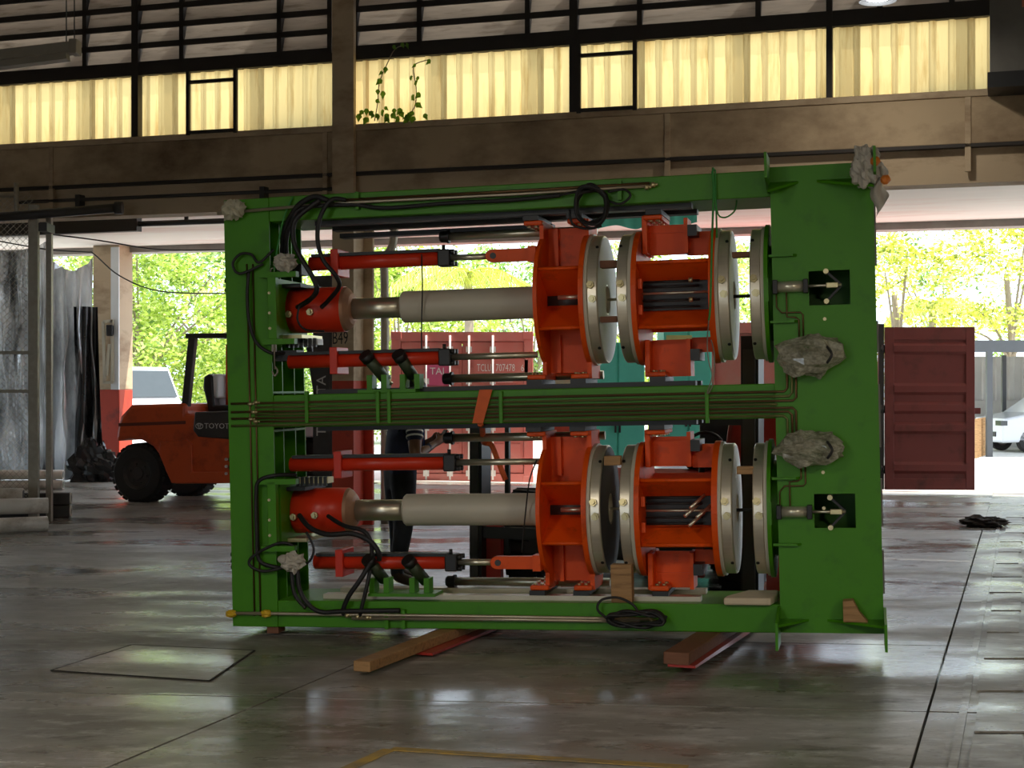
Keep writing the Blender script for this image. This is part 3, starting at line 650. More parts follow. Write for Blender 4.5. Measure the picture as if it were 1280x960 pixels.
# hoses
def hose(pts, r=.016, m=RUBBER, nm='hose'): return obj(nm, G().tube(smooth([P(*p) for p in pts], 7), r, 10), m, press)
hose([(353, 315, .1), (357, 285, .0), (372, 258, -.06), (392, 246, -.08), (408, 250, -.08), (417, 256, -.03)], .018)
hose([(360, 330, .1), (358, 300, .0), (366, 275, -.05), (380, 260, -.05), (440, 256, -.03), (482, 260, -.03), (560, 254, -.03), (640, 250, -.03), (700, 244, -.04)], .014)
hose([(400, 250, -.08), (370, 274, -.1), (367, 300, -.1), (375, 320, -.1), (390, 345, -.1), (396, 362, -.08), (388, 374, 0), (372, 384, .12)], .017)
hose([(432, 250, -.06), (414, 250, -.1), (400, 272, -.1), (397, 300, -.1), (404, 325, -.1), (420, 345, -.08), (424, 358, 0), (412, 374, .1), (402, 384, .14)], .015)
hose([(329, 330, -.03), (300, 342, -.05), (291, 330, -.05), (300, 318, -.05), (314, 318, -.05), (324, 328, -.05), (342, 312, -.03)], .009)
hose([(311, 340, -.05), (309, 370, -.05), (312, 405, -.05), (322, 430, -.05), (342, 442, -.02), (360, 440, .1)], .011)
hose([(374, 382, -.05), (372, 400, -.06), (382, 412, 0), (405, 414, .1)], .007)
hose([(370, 594, .05), (345, 594, -.05), (324, 601, -.06), (320, 620, -.06), (321, 670, -.06), (324, 700, -.05), (345, 709, -.03), (360, 709, .0)], .013)
hose([(360, 708, -.03), (330, 714, -.05), (312, 706, -.06), (318, 694, -.06), (345, 680, -.06), (362, 680, -.05), (370, 690, -.02)], .01)
hose([(374, 644, .1), (388, 660, 0), (410, 668, -.05), (440, 667, -.06), (462, 676, -.06), (473, 690, -.05), (474, 700, -.02)], .017)
hose([(410, 645, .12), (430, 657, .02), (455, 664, -.03), (464, 680, -.03), (465, 702, -.02)], .014)
hose([(463, 704, -.06), (450, 725, -.08), (436, 745, -.08), (429, 762, -.05), (430, 768, -.03)], .016)
hose([(463, 712, -.03), (458, 735, -.05), (452, 760, -.05), (450, 770, -.03)], .013)
hose([(372, 705, -.03), (374, 735, -.05), (385, 755, -.06), (402, 765, -.05), (430, 764, -.05), (500, 763, -.04)], .015)
hose([(364, 712, -.03), (368, 742, -.05), (382, 760, -.06)], .013)
hose([(383, 665, -.05), (392, 685, -.06), (388, 700, -.06), (378, 708, -.04)], .008)
# black power connectors beside the rams
for px, py in ((352, 460 - 16), (358, 337)):
    p = P(px, py, .1); obj('terminal_block', G().box(p.x - .04, p.x + .12, .06, .2, p.z - .04, p.z + .03), BLACK, press)
for px, py in ((379, 428), (392, 600)):
    p = P(px, py, .3); t = obj('cable_chain', G().box(p.x - .1, p.x + .12, .25, .36, p.z - .02, p.z + .02), WHITE if py < 500 else BRASSY, press)
    for k in range(7): obj('chain_link', G().box(p.x - .1 + k * .032, p.x - .08 + k * .032, .235, .26, p.z - .035, p.z + .025), BLACK, t)
# pneumatic cylinders with clevis in the windows of the right upright
for pyc, low in ((359, 0), (640, 1)):
    o_ = 5 if low else 0
    a = P(970 + o_, pyc, -.05); b = P(1004 + o_, pyc, -.05); z = a.z; y = -.05
    pc = obj('air_cylinder', G().cyl((a.x, y, z), (b.x, y, z), .034, 20), mat('zinc_white', (.62, .6, .46), .3, .6) if not low else MATS['zinc_white'], press)
    for x in (a.x - .02, b.x): obj('end_block', G().box(x, x + .03, y - .04, y + .04, z - .042, z + .042), BLACK, pc, .004)
    x2 = P(1052 + o_, pyc, -.05).x
    obj('piston_rod', G().cyl((b.x, y, z), (x2, y, z), .009, 10), CHROME, pc)
    obj('fork_head', G().box(x2 - .09, x2 - .02, y - .015, y + .015, z - .016, z + .016), BRASSY, pc, .003)
    for dz in (.085, -.095): obj('link_pin', G().cyl((x2 - .09, -.06, z + dz), (x2 - .09, .05, z + dz), .016, 10), BRASSY, pc)
    obj('link_arm', G().bar((x2 - .09, -.03, z + .085), (x2, -.03, z), .02, .014), BLACK, pc); obj('link_arm', G().bar((x2 - .09, -.03, z - .095), (x2, -.03, z), .02, .014), BLACK, pc)
    s_ = 1 if not low else -1
    obj('pipe', G().tube([(a.x + .0, y, z - .03 * s_), (a.x, -.035, z - .12 * s_), (a.x + .03, -.034, z - .155 * s_), (a.x + .14, -.034, z - .155 * s_), (a.x + .155, -.034, z - .17 * s_), (a.x + .155, -.034, z - .32 * s_)], .005, 6), COPPER, pc)
    obj('pipe', G().tube([(a.x + .06, y, z - .02 * s_), (a.x + .06, -.035, z - .1 * s_), (a.x + .06, -.034, z - .18 * s_), (a.x + .11, -.034, z - .185 * s_), (a.x + .13, -.034, z - .2 * s_), (a.x + .13, -.034, z - .32 * s_)], .005, 6), COPPER, pc)
    for dz in (.235 if low else -.2, .02 if low else -.4):
        inst('bolt', BOLT, press, (P(1030, pyc, -.02).x, -.02, z + dz), (PI / 2, 0, 0), (.8, .8, .8))
# ------------------------------------------------------------------ loose things on the press
def mworld(o): o.matrix_world = MM @ o.matrix_world; return o
def on_press(o): o.matrix_world = MM; return o
def blob(name, cx, cy, cz, rx, ry, rz, m, amp=.25, freq=3.0, seed=0, nu=28, nv=18, fold=0.0):
    g = G(); vs_ = []
    for j in range(nv + 1):
        th = PI * j / nv
        for i in range(nu):
            ph = 2 * PI * i / nu; d = Vector((math.sin(th) * math.cos(ph), math.sin(th) * math.sin(ph), math.cos(th)))
            k = 1 + amp * mnoise.noise(d * freq + Vector((seed, seed * 1.7, 0))) + fold * (abs(mnoise.noise(d * freq * 3 + Vector((seed, 5, 0)))) - .1)
            vs_.append((cx + d.x * rx * k, cy + d.y * ry * k, cz + d.z * rz * k))
    g.add(vs_, [(j * nu + i, j * nu + (i + 1) % nu, (j + 1) * nu + (i + 1) % nu, (j + 1) * nu + i) for j in range(nv) for i in range(nu)], False)
    return obj(name, g, m)
def bag(px0, py0, px1, py1, label, seed):
    a = P(px0, py1, -.12); b = P(px1, py0, -.12); c_ = (a + b) / 2
    o = blob('plastic_bag', c_.x, -.12, c_.z, (b.x - a.x) / 2, .1, (b.z - a.z) / 2, WRAP, .4, 1.6, seed, 18, 11, .4)
    tag(on_press(o), label, 'bag', 'plastic-wrapped parts on the press')
    neck = obj('bag_tie', G().tube(smooth([(c_.x + .1, -.2, c_.z + .05), (c_.x + .13, -.22, c_.z), (c_.x + .1, -.21, c_.z - .05)], 4), .008, 6), BLACK, o)
bag(975, 418, 1050, 470, 'crumpled clear plastic bag tied on the green upright above the pipe run', 3)
bag(973, 542, 1053, 582, 'clear plastic bag tied on the green upright below the pipe run', 8)
a = P(1083, 215, -.22)
o = blob('white_rag', a.x, -.2, a.z + .03, .085, .09, .12, RAG, .45, 2.4, 4, 30, 20, .3); tag(on_press(o), 'dirty white rag bundled over the top corner of the green press', 'rag')
q = P(1098, 235, -.2)
g = G(); g.grid(lambda u, v: (q.x - .03 + .07 * u + .02 * math.sin(v * 9), -.24 + .03 * math.sin(u * 6 + v * 4), q.z + .12 - .3 * v * (1 - .35 * u)), 8, 14); obj('rag_tail', g, RAG, o)
for dx, dz in ((.03, .05), (.085, -.06)): obj('orange_tape', G().lathe([(-.03, 0), (-.02, .022), (.0, .03), (.025, .02), (.03, 0)], (a.x + dx + .02, -.29, a.z + dz), (1, .2, .5), 9), mat('orange_tape', (.7, .2, .02), .5) if dx < .05 else MATS['orange_tape'], o)
a = P(292, 262, -.05); o = blob('rope_bundle', a.x + .0, -.05, a.z, .08, .06, .06, mat('pale_rope', (.5, .48, .36), .8, var=.4, scale=25, bump=.4), .5, 3, 6, 24, 14, .3)
tag(on_press(o), 'pale tangled twine around the pipe end on the upper left frame corner', 'twine')
o = blob('paper_wad', P(357, 328, -.03).x, -.04, P(357, 328, -.03).z, .07, .06, .055, RAG, .5, 3, 9, 24, 14, .3); tag(on_press(o), 'grey paper wad wrapped on the upper cylinder port', 'wrapping')
o = blob('paper_wad', P(366, 702, -.05).x, -.06, P(366, 702, -.05).z, .075, .06, .06, RAG, .5, 3, 12, 24, 14, .3); tag(on_press(o), 'brown paper wad wrapped on the lower cylinder port', 'wrapping')
# cable coils
def coil(cx, cy, rx, rz, n, px, py, d, tilt, label, flat=1.0, extra=()):
    c_ = P(px, py, d); t = thing('cable_coil', label, 'cable', (0, 0, 0)); on_press(t)
    for k in range(n):
        a0 = random.uniform(.86, 1.06); b0 = random.uniform(.85, 1.05); ph = random.uniform(0, 6)
        pts = [(c_.x + rx * a0 * math.cos(u), d - .02 - .012 * k + .02 * math.sin(2 * u + ph), c_.z + rz * b0 * math.sin(u) + .012 * math.sin(3 * u + ph)) for u in [2 * PI * i / 40 for i in range(41)]]
        obj('cable_loop', G().tube(pts, .009, 7, False), RUBBER, t)
    for ex in extra: obj('cable_tail', G().tube(smooth([P(*p) for p in ex], 6), .008, 7), RUBBER, t)
    return t
coil(0, 0, .1, .12, 7, 741, 259, -.03, 0, 'black cable coil hung on the upper green beam', extra=[[(758, 250, -.05), (775, 255, -.06), (788, 245, -.05), (780, 237, -.04), (760, 240, -.04)], [(712, 262, -.05), (716, 280, -.06), (735, 286, -.06), (752, 282, -.05)], [(700, 244, -.04), (720, 240, -.06), (745, 238, -.06)]])
coil(0, 0, .17, .045, 7, 797, 772, -.06, 0, 'black cable coil with bare ends laid on the lower green beam', extra=[[(760, 774, -.06), (747, 762, -.07), (752, 750, -.06), (772, 747, -.05), (790, 755, -.06), (797, 764, -.07)], [(815, 778, -.07), (830, 774, -.07), (833, 770, -.06)]])
# orange ratchet strap around the pipe run
g = G(); pts = [P(604, 487, -.03), P(600, 500, -.032), P(597, 515, -.032), P(596, 529, -.032)]
st = obj('ratchet_strap', G().hexa([pts[0] + Vector((-.025, 0, 0)), pts[0] + Vector((.06, 0, 0)), pts[0] + Vector((.06, .004, 0)), pts[0] + Vector((-.025, .004, 0))],
                                  [pts[3] + Vector((-.03, 0, 0)), pts[3] + Vector((.04, 0, 0)), pts[3] + Vector((.04, .004, 0)), pts[3] + Vector((-.03, .004, 0))]), STRAP)
tag(on_press(st), 'orange webbing strap wrapped round the middle green beam', 'strap')
b1 = P(597, 533, .3)
obj('strap_tail', G().tube(smooth([P(600, 529, .0), P(603, 536, .3), P(604, 552, .68), P(614, 556, .7), P(622, 575, .7), P(632, 600, .7)], 5), .02, 6), STRAP, st)
# yellow tape on the lower pipe ends
for px, lab in ((289, 'yellow tape wrapped round the outer end of the lower pipe'), (333, 'yellow tape wrapped round the lower pipe over the upright')):
    a = P(px, 767, -.03); o = blob('tape_wrap', a.x, -.03, a.z, .038, .03, .025, YELLOW, .3, 3, px, 16, 10); tag(on_press(o), lab, 'tape')
# wooden spacers between the platens
def block(px0, px1, py0, py1, d0, d1, label, m=WOOD, nm='wood_block'):
    a = P(px0, py1, d0); b = P(px1, py0, d0)
    o = obj(nm, G().box(a.x, b.x, d0, d1, a.z, b.z), m, None, .003); tag(on_press(o), label, 'wood block', 'wooden spacer blocks in the press'); return o
block(750, 771, 325, 335, .02, .1, 'dark wooden spacer high between the upper left platens', WOODD)
block(750, 771, 395, 403, -.03, .04, 'dark wooden spacer low between the upper left platens', WOODD)
block(755, 775, 570, 582, .0, .08, 'pale wooden spacer between the lower left platens')
block(915, 938, 314, 322, .02, .1, 'dark wooden spacer between the upper right platens', WOODD)
block(921, 942, 583, 593, .02, .1, 'pale wooden spacer between the lower right platens')
a = P(764, 748, .02); b = P(789, 706, .02)
o = obj('wood_post', G().box(a.x, b.x, .02, .12, zb1 + .0, b.z), WOOD, None, .003); tag(on_press(o), 'upright wooden post propped between platens and lower beam', 'wood block')
# foam pad on the lower beam, wedge on the foot gusset
a = P(905, 757, -.02); b = P(970, 742, -.02)
o = obj('foam_pad', G().prism([(a.x, -.05), (b.x - .03, -.05), (b.x, .1), (b.x, .33), (a.x + .12, .33), (a.x + .01, .06)], lambda x, y: (x, y, zb1), lambda x, y: (x, y, zb1 + .045)), FOAM, None, .012)
tag(on_press(o), 'cream foam pad lying on the lower green beam beside the upright', 'pad')
zg = rb + .084; a = P(1054, 768, -.1); b = P(1085, 768, -.1)
o = obj('wood_wedge', G().prism([(a.x, zg), (b.x, zg), (b.x - .05, zg + .06), (a.x + .06, zg + .13), (a.x, zg + .125)], lambda x, z: (x, -.14, z), lambda x, z: (x, -.04, z)), WOOD, None, .003)
tag(on_press(o), 'sawn wooden wedge standing on the foot gusset of the green upright', 'wood block')
# turnbuckle and green ropes
t = thing('turnbuckle', 'galvanised turnbuckle hanging on a chain in front of the left upright', 'turnbuckle'); on_press(t)
xx = P(342, 400, -.05).x
obj('hook', G().tube(smooth([(xx, -.05, P(342, 378).z), (xx - .015, -.05, P(342, 382).z), (xx, -.05, P(342, 386).z), (xx + .015, -.05, P(342, 382).z), (xx, -.05, P(342, 378).z)], 4), .005, 6), GALV, t)
obj('threaded_rod', G().cyl((xx, -.05, P(342, 386).z), (xx, -.05, P(342, 462).z), .005, 8), GALV, t)
for s_ in (-1, 1): obj('frame_bar', G().bar((xx + s_ * .012, -.05, P(342, 400).z), (xx + s_ * .012, -.05, P(342, 440).z), .006, .012), GALV, t)
obj('hook', G().tube(smooth([(xx, -.05, P(342, 458).z), (xx + .02, -.05, P(342, 464).z), (xx, -.05, P(342, 470).z), (xx - .02, -.05, P(342, 464).z)], 4), .006, 6), GALV, t)
for py in (340, 349, 358, 367):
    z = P(342, py).z; obj('chain_link', G().tube([(xx + .012 * math.cos(u), -.05 + .004 * math.sin(u * 2), z + .022 * math.sin(u)) for u in [2 * PI * i / 12 for i in range(13)]], .004, 5), GALV, t)
GROPE = mat('green_rope', (.05, .3, .06), .7, var=.2)
t = thing('green_rope', 'thin green rope looped over the upper beam near the right upright', 'rope'); on_press(t)
obj('strand', G().tube(smooth([P(893, 213, .05), P(891, 212, -.03), P(892, 240, -.03), P(890, 300, -.12), P(888, 380, -.14), P(886, 400, -.12)], 5), .007, 6), GROPE, t)
obj('strand', G().tube(smooth([P(894, 212, -.02), P(896, 262, -.02), P(905, 272, -.02), P(918, 264, -.02), P(921, 250, .1)], 6), .005, 6), GROPE, t)
obj('strand', G().tube(smooth([P(890, 214, -.03), P(895, 260, -.03), P(896, 300, .1)], 6), .006, 6), GROPE, t)
t = thing('tie_rope', 'green rope tied round the upper left end of the beam', 'rope'); on_press(t)
obj('strand', G().tube(smooth([P(366, 246, -.02), P(354, 275, -.03), P(345, 320, -.04), P(342, 350, -.05), P(342, 372, -.05)], 5), .006, 6), GROPE, t)
t = thing('wire_sling', 'thin wire loop hanging over the middle beam below the right carriage', 'wire'); on_press(t)
obj('strand', G().tube(smooth([P(886, 400, -.1), P(884, 430, -.05), P(886, 452, -.05), P(890, 470, -.05), P(884, 492, -.04), P(891, 480, -.05), P(893, 445, -.05), P(889, 425, -.08)], 6), .004, 6), GALV, t)
for pts, lab in (([(527, 318, -.0), (528, 360, .15), (527, 405, .2), (527, 440, .1)], 'thin dark cord hanging across the upper sleeve'), ([(671, 575, .05), (662, 600, .1), (657, 640, .16), (652, 690, .1)], 'thin dark cord hanging across the lower sleeve')):
    o = obj('cord', G().tube(smooth([P(*p) for p in pts], 6), .005, 6), BLACK); tag(on_press(o), lab, 'cord')
# ------------------------------------------------------------------ timbers under the press and the forklift that carries it
FY = R(21); fdir = Vector((math.sin(FY), math.cos(FY), 0)); fside = Vector((math.cos(FY), -math.sin(FY), 0))
def press_bottom(p):   # height of the press underside above the world point p
    l = MI @ Vector((p.x, p.y, .1)); return (MM @ Vector((l.x, l.y, 0))).z
def timber(px, py, w, h, label, m, ln=2.6):
    e = gnd(px, py, .09); mid = e + fdir * 1.25; z1 = min(press_bottom(e + fdir * t) for t in (1.0, 1.2, 1.5, 1.7, 1.9)) - .002
    o = obj('timber', G().box(-w / 2, w / 2, 0, ln, z1 - h, z1), m, None, .006); o.location = (e.x, e.y, 0); o.rotation_euler = (0, 0, -FY); tag(o, label, 'timber', 'timbers under the press')
    return e, z1 - h
e1, zf1 = timber(452, 826, .105, .06, 'squared pine timber bearer under the ram end of the press', WOOD)
e2, zf2 = timber(845, 824, .15, .07, 'wide flat dark timber bearer under the platen end of the press', WOODD)
a = P(343, 783, .05); o = obj('wood_chock', G().box(a.x - .04, a.x + .04, .02, .14, -.045, 0), WOODD); tag(on_press(o), 'small dark wood chock under the left upright', 'wood block')
# the carrying forklift: origin on the floor midway between its forks, y forward to the back of the truck
fo = (e1 + e2) / 2; fo.z = 0
ML = Matrix.Translation(fo) @ Matrix.Rotation(-FY, 4, 'Z'); LI = ML.inverted()
fl2 = thing('carrying_forklift', 'red counterbalance forklift behind the press with its forks under it', 'forklift'); fl2.matrix_world = ML
FRED = mat('forklift_red', (.42, .03, .02), .35, var=.1, coat=.3)
def Q(px, py, d): return ray_local(px, py, LI, d)
xf1 = (LI @ e1).x; xf2 = (LI @ e2).x
for x, zz, w_ in ((xf1 + .06, zf1, .14), (xf2 + .03, zf2, .16)):
    obj('fork', G().prism([(.35, zz - .015), (.35, zz), (3.1, zz), (3.1, .7), (3.17, .7), (3.17, max(zz - .05, .01)), (2.9, max(zz - .05, .01))], lambda y, z: (x - w_ / 2, y, z), lambda y, z: (x + w_ / 2, y, z)), FRED, fl2)
MD = 3.2
ya = MD
for pxa, pxb, pyt in ((587, 602, 529), (926, 948, 420)):
    a = Q(pxa, 600, ya); b = Q(pxb, 600, ya); t_ = Q(pxa, pyt, ya)
    ms = obj('mast_rail', G().box(a.x, b.x, ya, ya + .2, .06, t_.z), BLACK, fl2)
    obj('inner_rail', G().box(a.x + .02, b.x - .02, ya - .03, ya, .1, t_.z - .1), DGREY, ms)
xl, xr_ = Q(602, 700, ya).x, Q(926, 700, ya).x
a = Q(632, 600, ya + .1); obj('mast_chain', G().box(a.x, a.x + .035, ya + .08, ya + .12, .3, 1.38), BLACK, fl2)
for z in (.42, 1.34): obj('cross_bar', G().box(xl, xr_, ya + .04, ya + .14, z, z + .09), BLACK, fl2)
obj('carriage_panel', G().box(Q(606, 700, ya + .1).x, Q(626, 700, ya + .1).x, ya + .1, ya + .16, .05, .62), FRED, fl2)
obj('chassis', G().box(xl + .2, xr_ - .05, ya + .35, ya + 2.4, .25, .62), DGREY, fl2, .03)
obj('body', G().prism([(ya + .5, .6), (ya + .5, .8), (ya + 1.0, .95), (ya + 2.5, 1.0), (ya + 2.7, .8), (ya + 2.7, .3), (ya + 2.3, .25)], lambda y, z: (xl + .7, y, z), lambda y, z: (xr_ - .3, y, z)), FRED, fl2, .04)
hx0, hx1 = Q(903, 560, ya + .55).x, Q(968, 560, ya + .55).x
hd = obj('hood', G().prism([(ya + .5, .55), (ya + .52, 1.05), (ya + .75, 1.4), (ya + 1.5, 1.42), (ya + 1.5, .55)], lambda y, z: (hx0, y, z), lambda y, z: (hx1 + .2, y, z)), FRED, fl2, .05)
obj('hood_top', G().box(hx0, hx1 + .2, ya + .78, ya + 1.5, 1.42, 1.45), WHITE, hd)
sx_ = Q(878, 560, ya + .7).x
st_ = obj('seat', G().box(sx_ - .22, sx_ + .12, ya + 1.0, ya + 1.4, .95, 1.05), BLACK, fl2, .03); obj('backrest', G().box(sx_ - .2, sx_ + .1, ya + 1.38, ya + 1.5, 1.05, 1.4), BLACK, st_, .03)
sw = obj('steering_wheel', G().tube([(sx_ + .16 * math.cos(u), ya + .75 + .06 * math.sin(u), 1.12 + .14 * math.sin(u)) for u in [2 * PI * i / 20 for i in range(21)]], .014, 8, False), BLACK, fl2)
obj('steering_column', G().cyl((sx_, ya + .75, 1.12), (sx_, ya + .6, .8), .025, 8), BLACK, sw)
def wheel(parent, c_, ax, r, w_, hub, n=40, lugs=26):
    w = obj('wheel', G().lathe([(-w_ / 2, r * .55), (-w_ / 2, r * .9), (-w_ / 2 + .05 * r / .4, r), (w_ / 2 - .05 * r / .4, r), (w_ / 2, r * .9), (w_ / 2, r * .55)], c_, ax, n), TYRE, parent)
    o = Vector(c_); d = Vector(ax).normalized(); a = d.orthogonal().normalized(); b = d.cross(a)
    g = G()
    for k in range(lugs):
        t = 2 * PI * k / lugs; rd = a * math.cos(t) + b * math.sin(t); tg = -a * math.sin(t) + b * math.cos(t)
        g.bar(o + rd * (r + .004) - d * w_ * .42, o + rd * (r + .004) + d * w_ * .42 + tg * .05, .07 * r / .4, .03 * r / .4, rd)
    obj('tread', g, TYRE, w)
    obj('rim', G().lathe([(-w_ * .46, 0), (-w_ * .46, r * .2), (-w_ * .4, r * .22), (-w_ * .36, r * .46), (-w_ * .5, r * .56), (w_ * .5, r * .56), (w_ * .36, r * .46), (w_ * .4, 0)], c_, ax, 32), hub, w)
    for k in range(6):
        t = 2 * PI * k / 6; rd = a * math.cos(t) + b * math.sin(t); p = o + rd * r * .33
        for s_ in (-1,): obj('wheel_nut', G().cyl(p + d * s_ * w_ * .38, p + d * s_ * w_ * .46, .02, 6), hub, w)
    return w
for x in (xl + .05, xr_ - .25):
    wheel(fl2, (x + .1, ya + .75, .38), (1, 0, 0), .38, .3, DGREY)
wheel(fl2, (xl + .9, ya + 2.1, .3), (1, 0, 0), .3, .24, DGREY); wheel(fl2, (xr_ - .6, ya + 2.1, .3), (1, 0, 0), .3, .24, DGREY)
obj('side_step', G().box(xr_ - .42, xr_ - .36, ya + .3, ya + .36, .15, .9), FRED, fl2)
# ------------------------------------------------------------------ the orange forklift at the left
f0 = gnd(168, 627.5); FH = R(18)
MF = Matrix.Translation(f0) @ Matrix.Rotation(-FH, 4, 'Z'); FI = MF.inverted()   # x: forward to the right, y: to its far side
fl1 = thing('orange_forklift', 'parked orange forklift with dark overhead guard and big rear tyres', 'forklift'); fl1.matrix_world = MF
def K(px, py, d=0.0): v = ray_local(px, py, FI, d); return v
S0, S1 = -.06, 1.56
def kpoly(pts, d): return [(K(a, b, d).x, K(a, b, d).z) for a, b in pts]
cwp = kpoly([(144, 552), (146, 535), (150, 520), (163, 506), (232, 504), (232, 518), (290, 520), (330, 522), (330, 604), (214, 605), (206, 590), (199, 570), (190, 558), (176, 550), (160, 549)], S0)
bd = obj('body', G().prism(cwp, lambda x, z: (x, S0, z), lambda x, z: (x, S1, z)), ODULL, fl1, .05)
tp = kpoly([(148, 529), (232, 526), (232, 530), (148, 533)], S0 - .003)
obj('panel_seam', G().prism(tp, lambda x, z: (x, S0 - .004, z), lambda x, z: (x, S0 + .01, z)), mat('seam_dark', (.12, .02, .008), .6), bd)
lp = kpoly([(200, 552), (222, 551), (232, 548), (240, 556), (240, 590), (332, 590), (332, 604), (214, 604), (207, 588), (198, 566)], S0 - .03)
obj('skirt', G().prism(lp, lambda x, z: (x, S0 - .03, z), lambda x, z: (x, S0 + .02, z)), ODULL, bd, .012)
hp = kpoly([(243, 515), (285, 514), (345, 514), (345, 550), (285, 549), (247, 546), (241, 538)], S0 - .02)
hdp = obj('hood_panel', G().prism(hp, lambda x, z: (x, S0 - .02, z), lambda x, z: (x, S1 + .02, z)), DGREY, fl1, .02)
tpos = K(255, 535.5, S0 - .03)
text('lettering', 'TOYOTA', .105, TOYWHITE, hdp, Matrix.Translation((tpos.x, S0 - .0235, tpos.z)) @ Matrix.Rotation(PI / 2, 4, 'X'), .002, 1.05)
epos = K(249, 532.5, S0 - .03)
for rx, rz, dz in ((.055, .038, 0), (.017, .033, .003), (.033, .014, .017)):
    obj('emblem', G().tube([(epos.x + rx * math.cos(u), S0 - .026, epos.z + dz + rz * math.sin(u)) for u in [2 * PI * i / 24 for i in range(25)]], .0045, 5, False), TOYWHITE, hdp)
r_ = 36 / F * f0.y / math.cos(0) * 1.0
wheel(fl1, (K(170, 591, S0).x + .02, .1, r_), (0, 1, 0), r_, .34, DGREY)
wheel(fl1, (K(170, 591, S0).x + .02, 1.4, r_), (0, 1, 0), r_, .34, DGREY)
for y in (.1, 1.4): wheel(fl1, (K(170, 591, S0).x + 1.95, y, r_ * 1.08), (0, 1, 0), r_ * 1.08, .36, DGREY)
# overhead guard
gt = K(240, 420, .05).z
for y in (.05, 1.45):
    a = K(229, 520, .05); b = K(239, 422, .05)
    gp = obj('guard_pillar', G().bar((a.x + .03, y, a.z), (b.x + .03, y, b.z), .09, .11, (1, 0, 0)), DGREY, fl1, .012)
    a2 = K(345, 520, .05); b2 = K(330, 422, .05)
    obj('guard_pillar', G().bar((a2.x, y, a2.z), (b2.x, y, b2.z), .07, .09, (1, 0, 0)), DGREY, fl1, .012)
    obj('guard_rail', G().bar((K(233, 420, .05).x, y, gt), (b2.x + .05, y, gt), .07, .07), DGREY, fl1, .01)
for k in range(7):
    x = K(236, 420, .05).x + k * .2; obj('guard_bar', G().box(x, x + .04, .05, 1.45, gt - .01, gt + .03), DGREY, fl1)
# seat, mast
sp = K(272, 515, .7)
se = obj('seat', G().box(sp.x - .05, sp.x + .45, .5, 1.0, sp.z - .02, sp.z + .1), BLACK, fl1, .03)
obj('backrest', G().prism([(sp.x - .05, sp.z + .05), (sp.x + .06, sp.z + .05), (sp.x + .03, sp.z + .5), (sp.x - .03, sp.z + .55), (sp.x - .12, sp.z + .5), (sp.x - .13, sp.z + .35)], lambda x, z: (x, .5, z), lambda x, z: (x, 1.0, z)), BLACK, se, .03)
obj('seat_cover', G().box(sp.x + .0, sp.x + .1, .52, .98, sp.z + .2, sp.z + .54), WHITE, se, .03)
for y in (.35, 1.15):
    x = K(392, 500, .3).x; ms = obj('mast', G().box(x, x + .28, y - .06, y + .06, .05, K(392, 345, .3).z), DGREY, fl1)
x = K(392, 500, .3).x
obj('mast_panel', G().box(x, x + .24, .28, .32, .3, K(392, 390, .3).z), DGREY, ms)
text('lettering', 'TOYOTA', .2, TOYWHITE, ms, Matrix.Translation((x + .19, .279, K(392, 545, .3).z)) @ Matrix.Rotation(PI / 2, 4, 'X') @ Matrix.Rotation(PI / 2, 4, 'Z'), .001)
obj('mast_post', G().cyl((K(283, 500, .7).x, .75, 1.1), (K(283, 500, .7).x, .75, gt - .1), .035, 10), RED, fl1)
for k in range(3): p = K(283, 574 + k * 9, S0 - .03); obj('step_light', G().cyl((p.x, S0 - .05, p.z), (p.x, S0 - .02, p.z), .02, 8), TOYWHITE, bd)
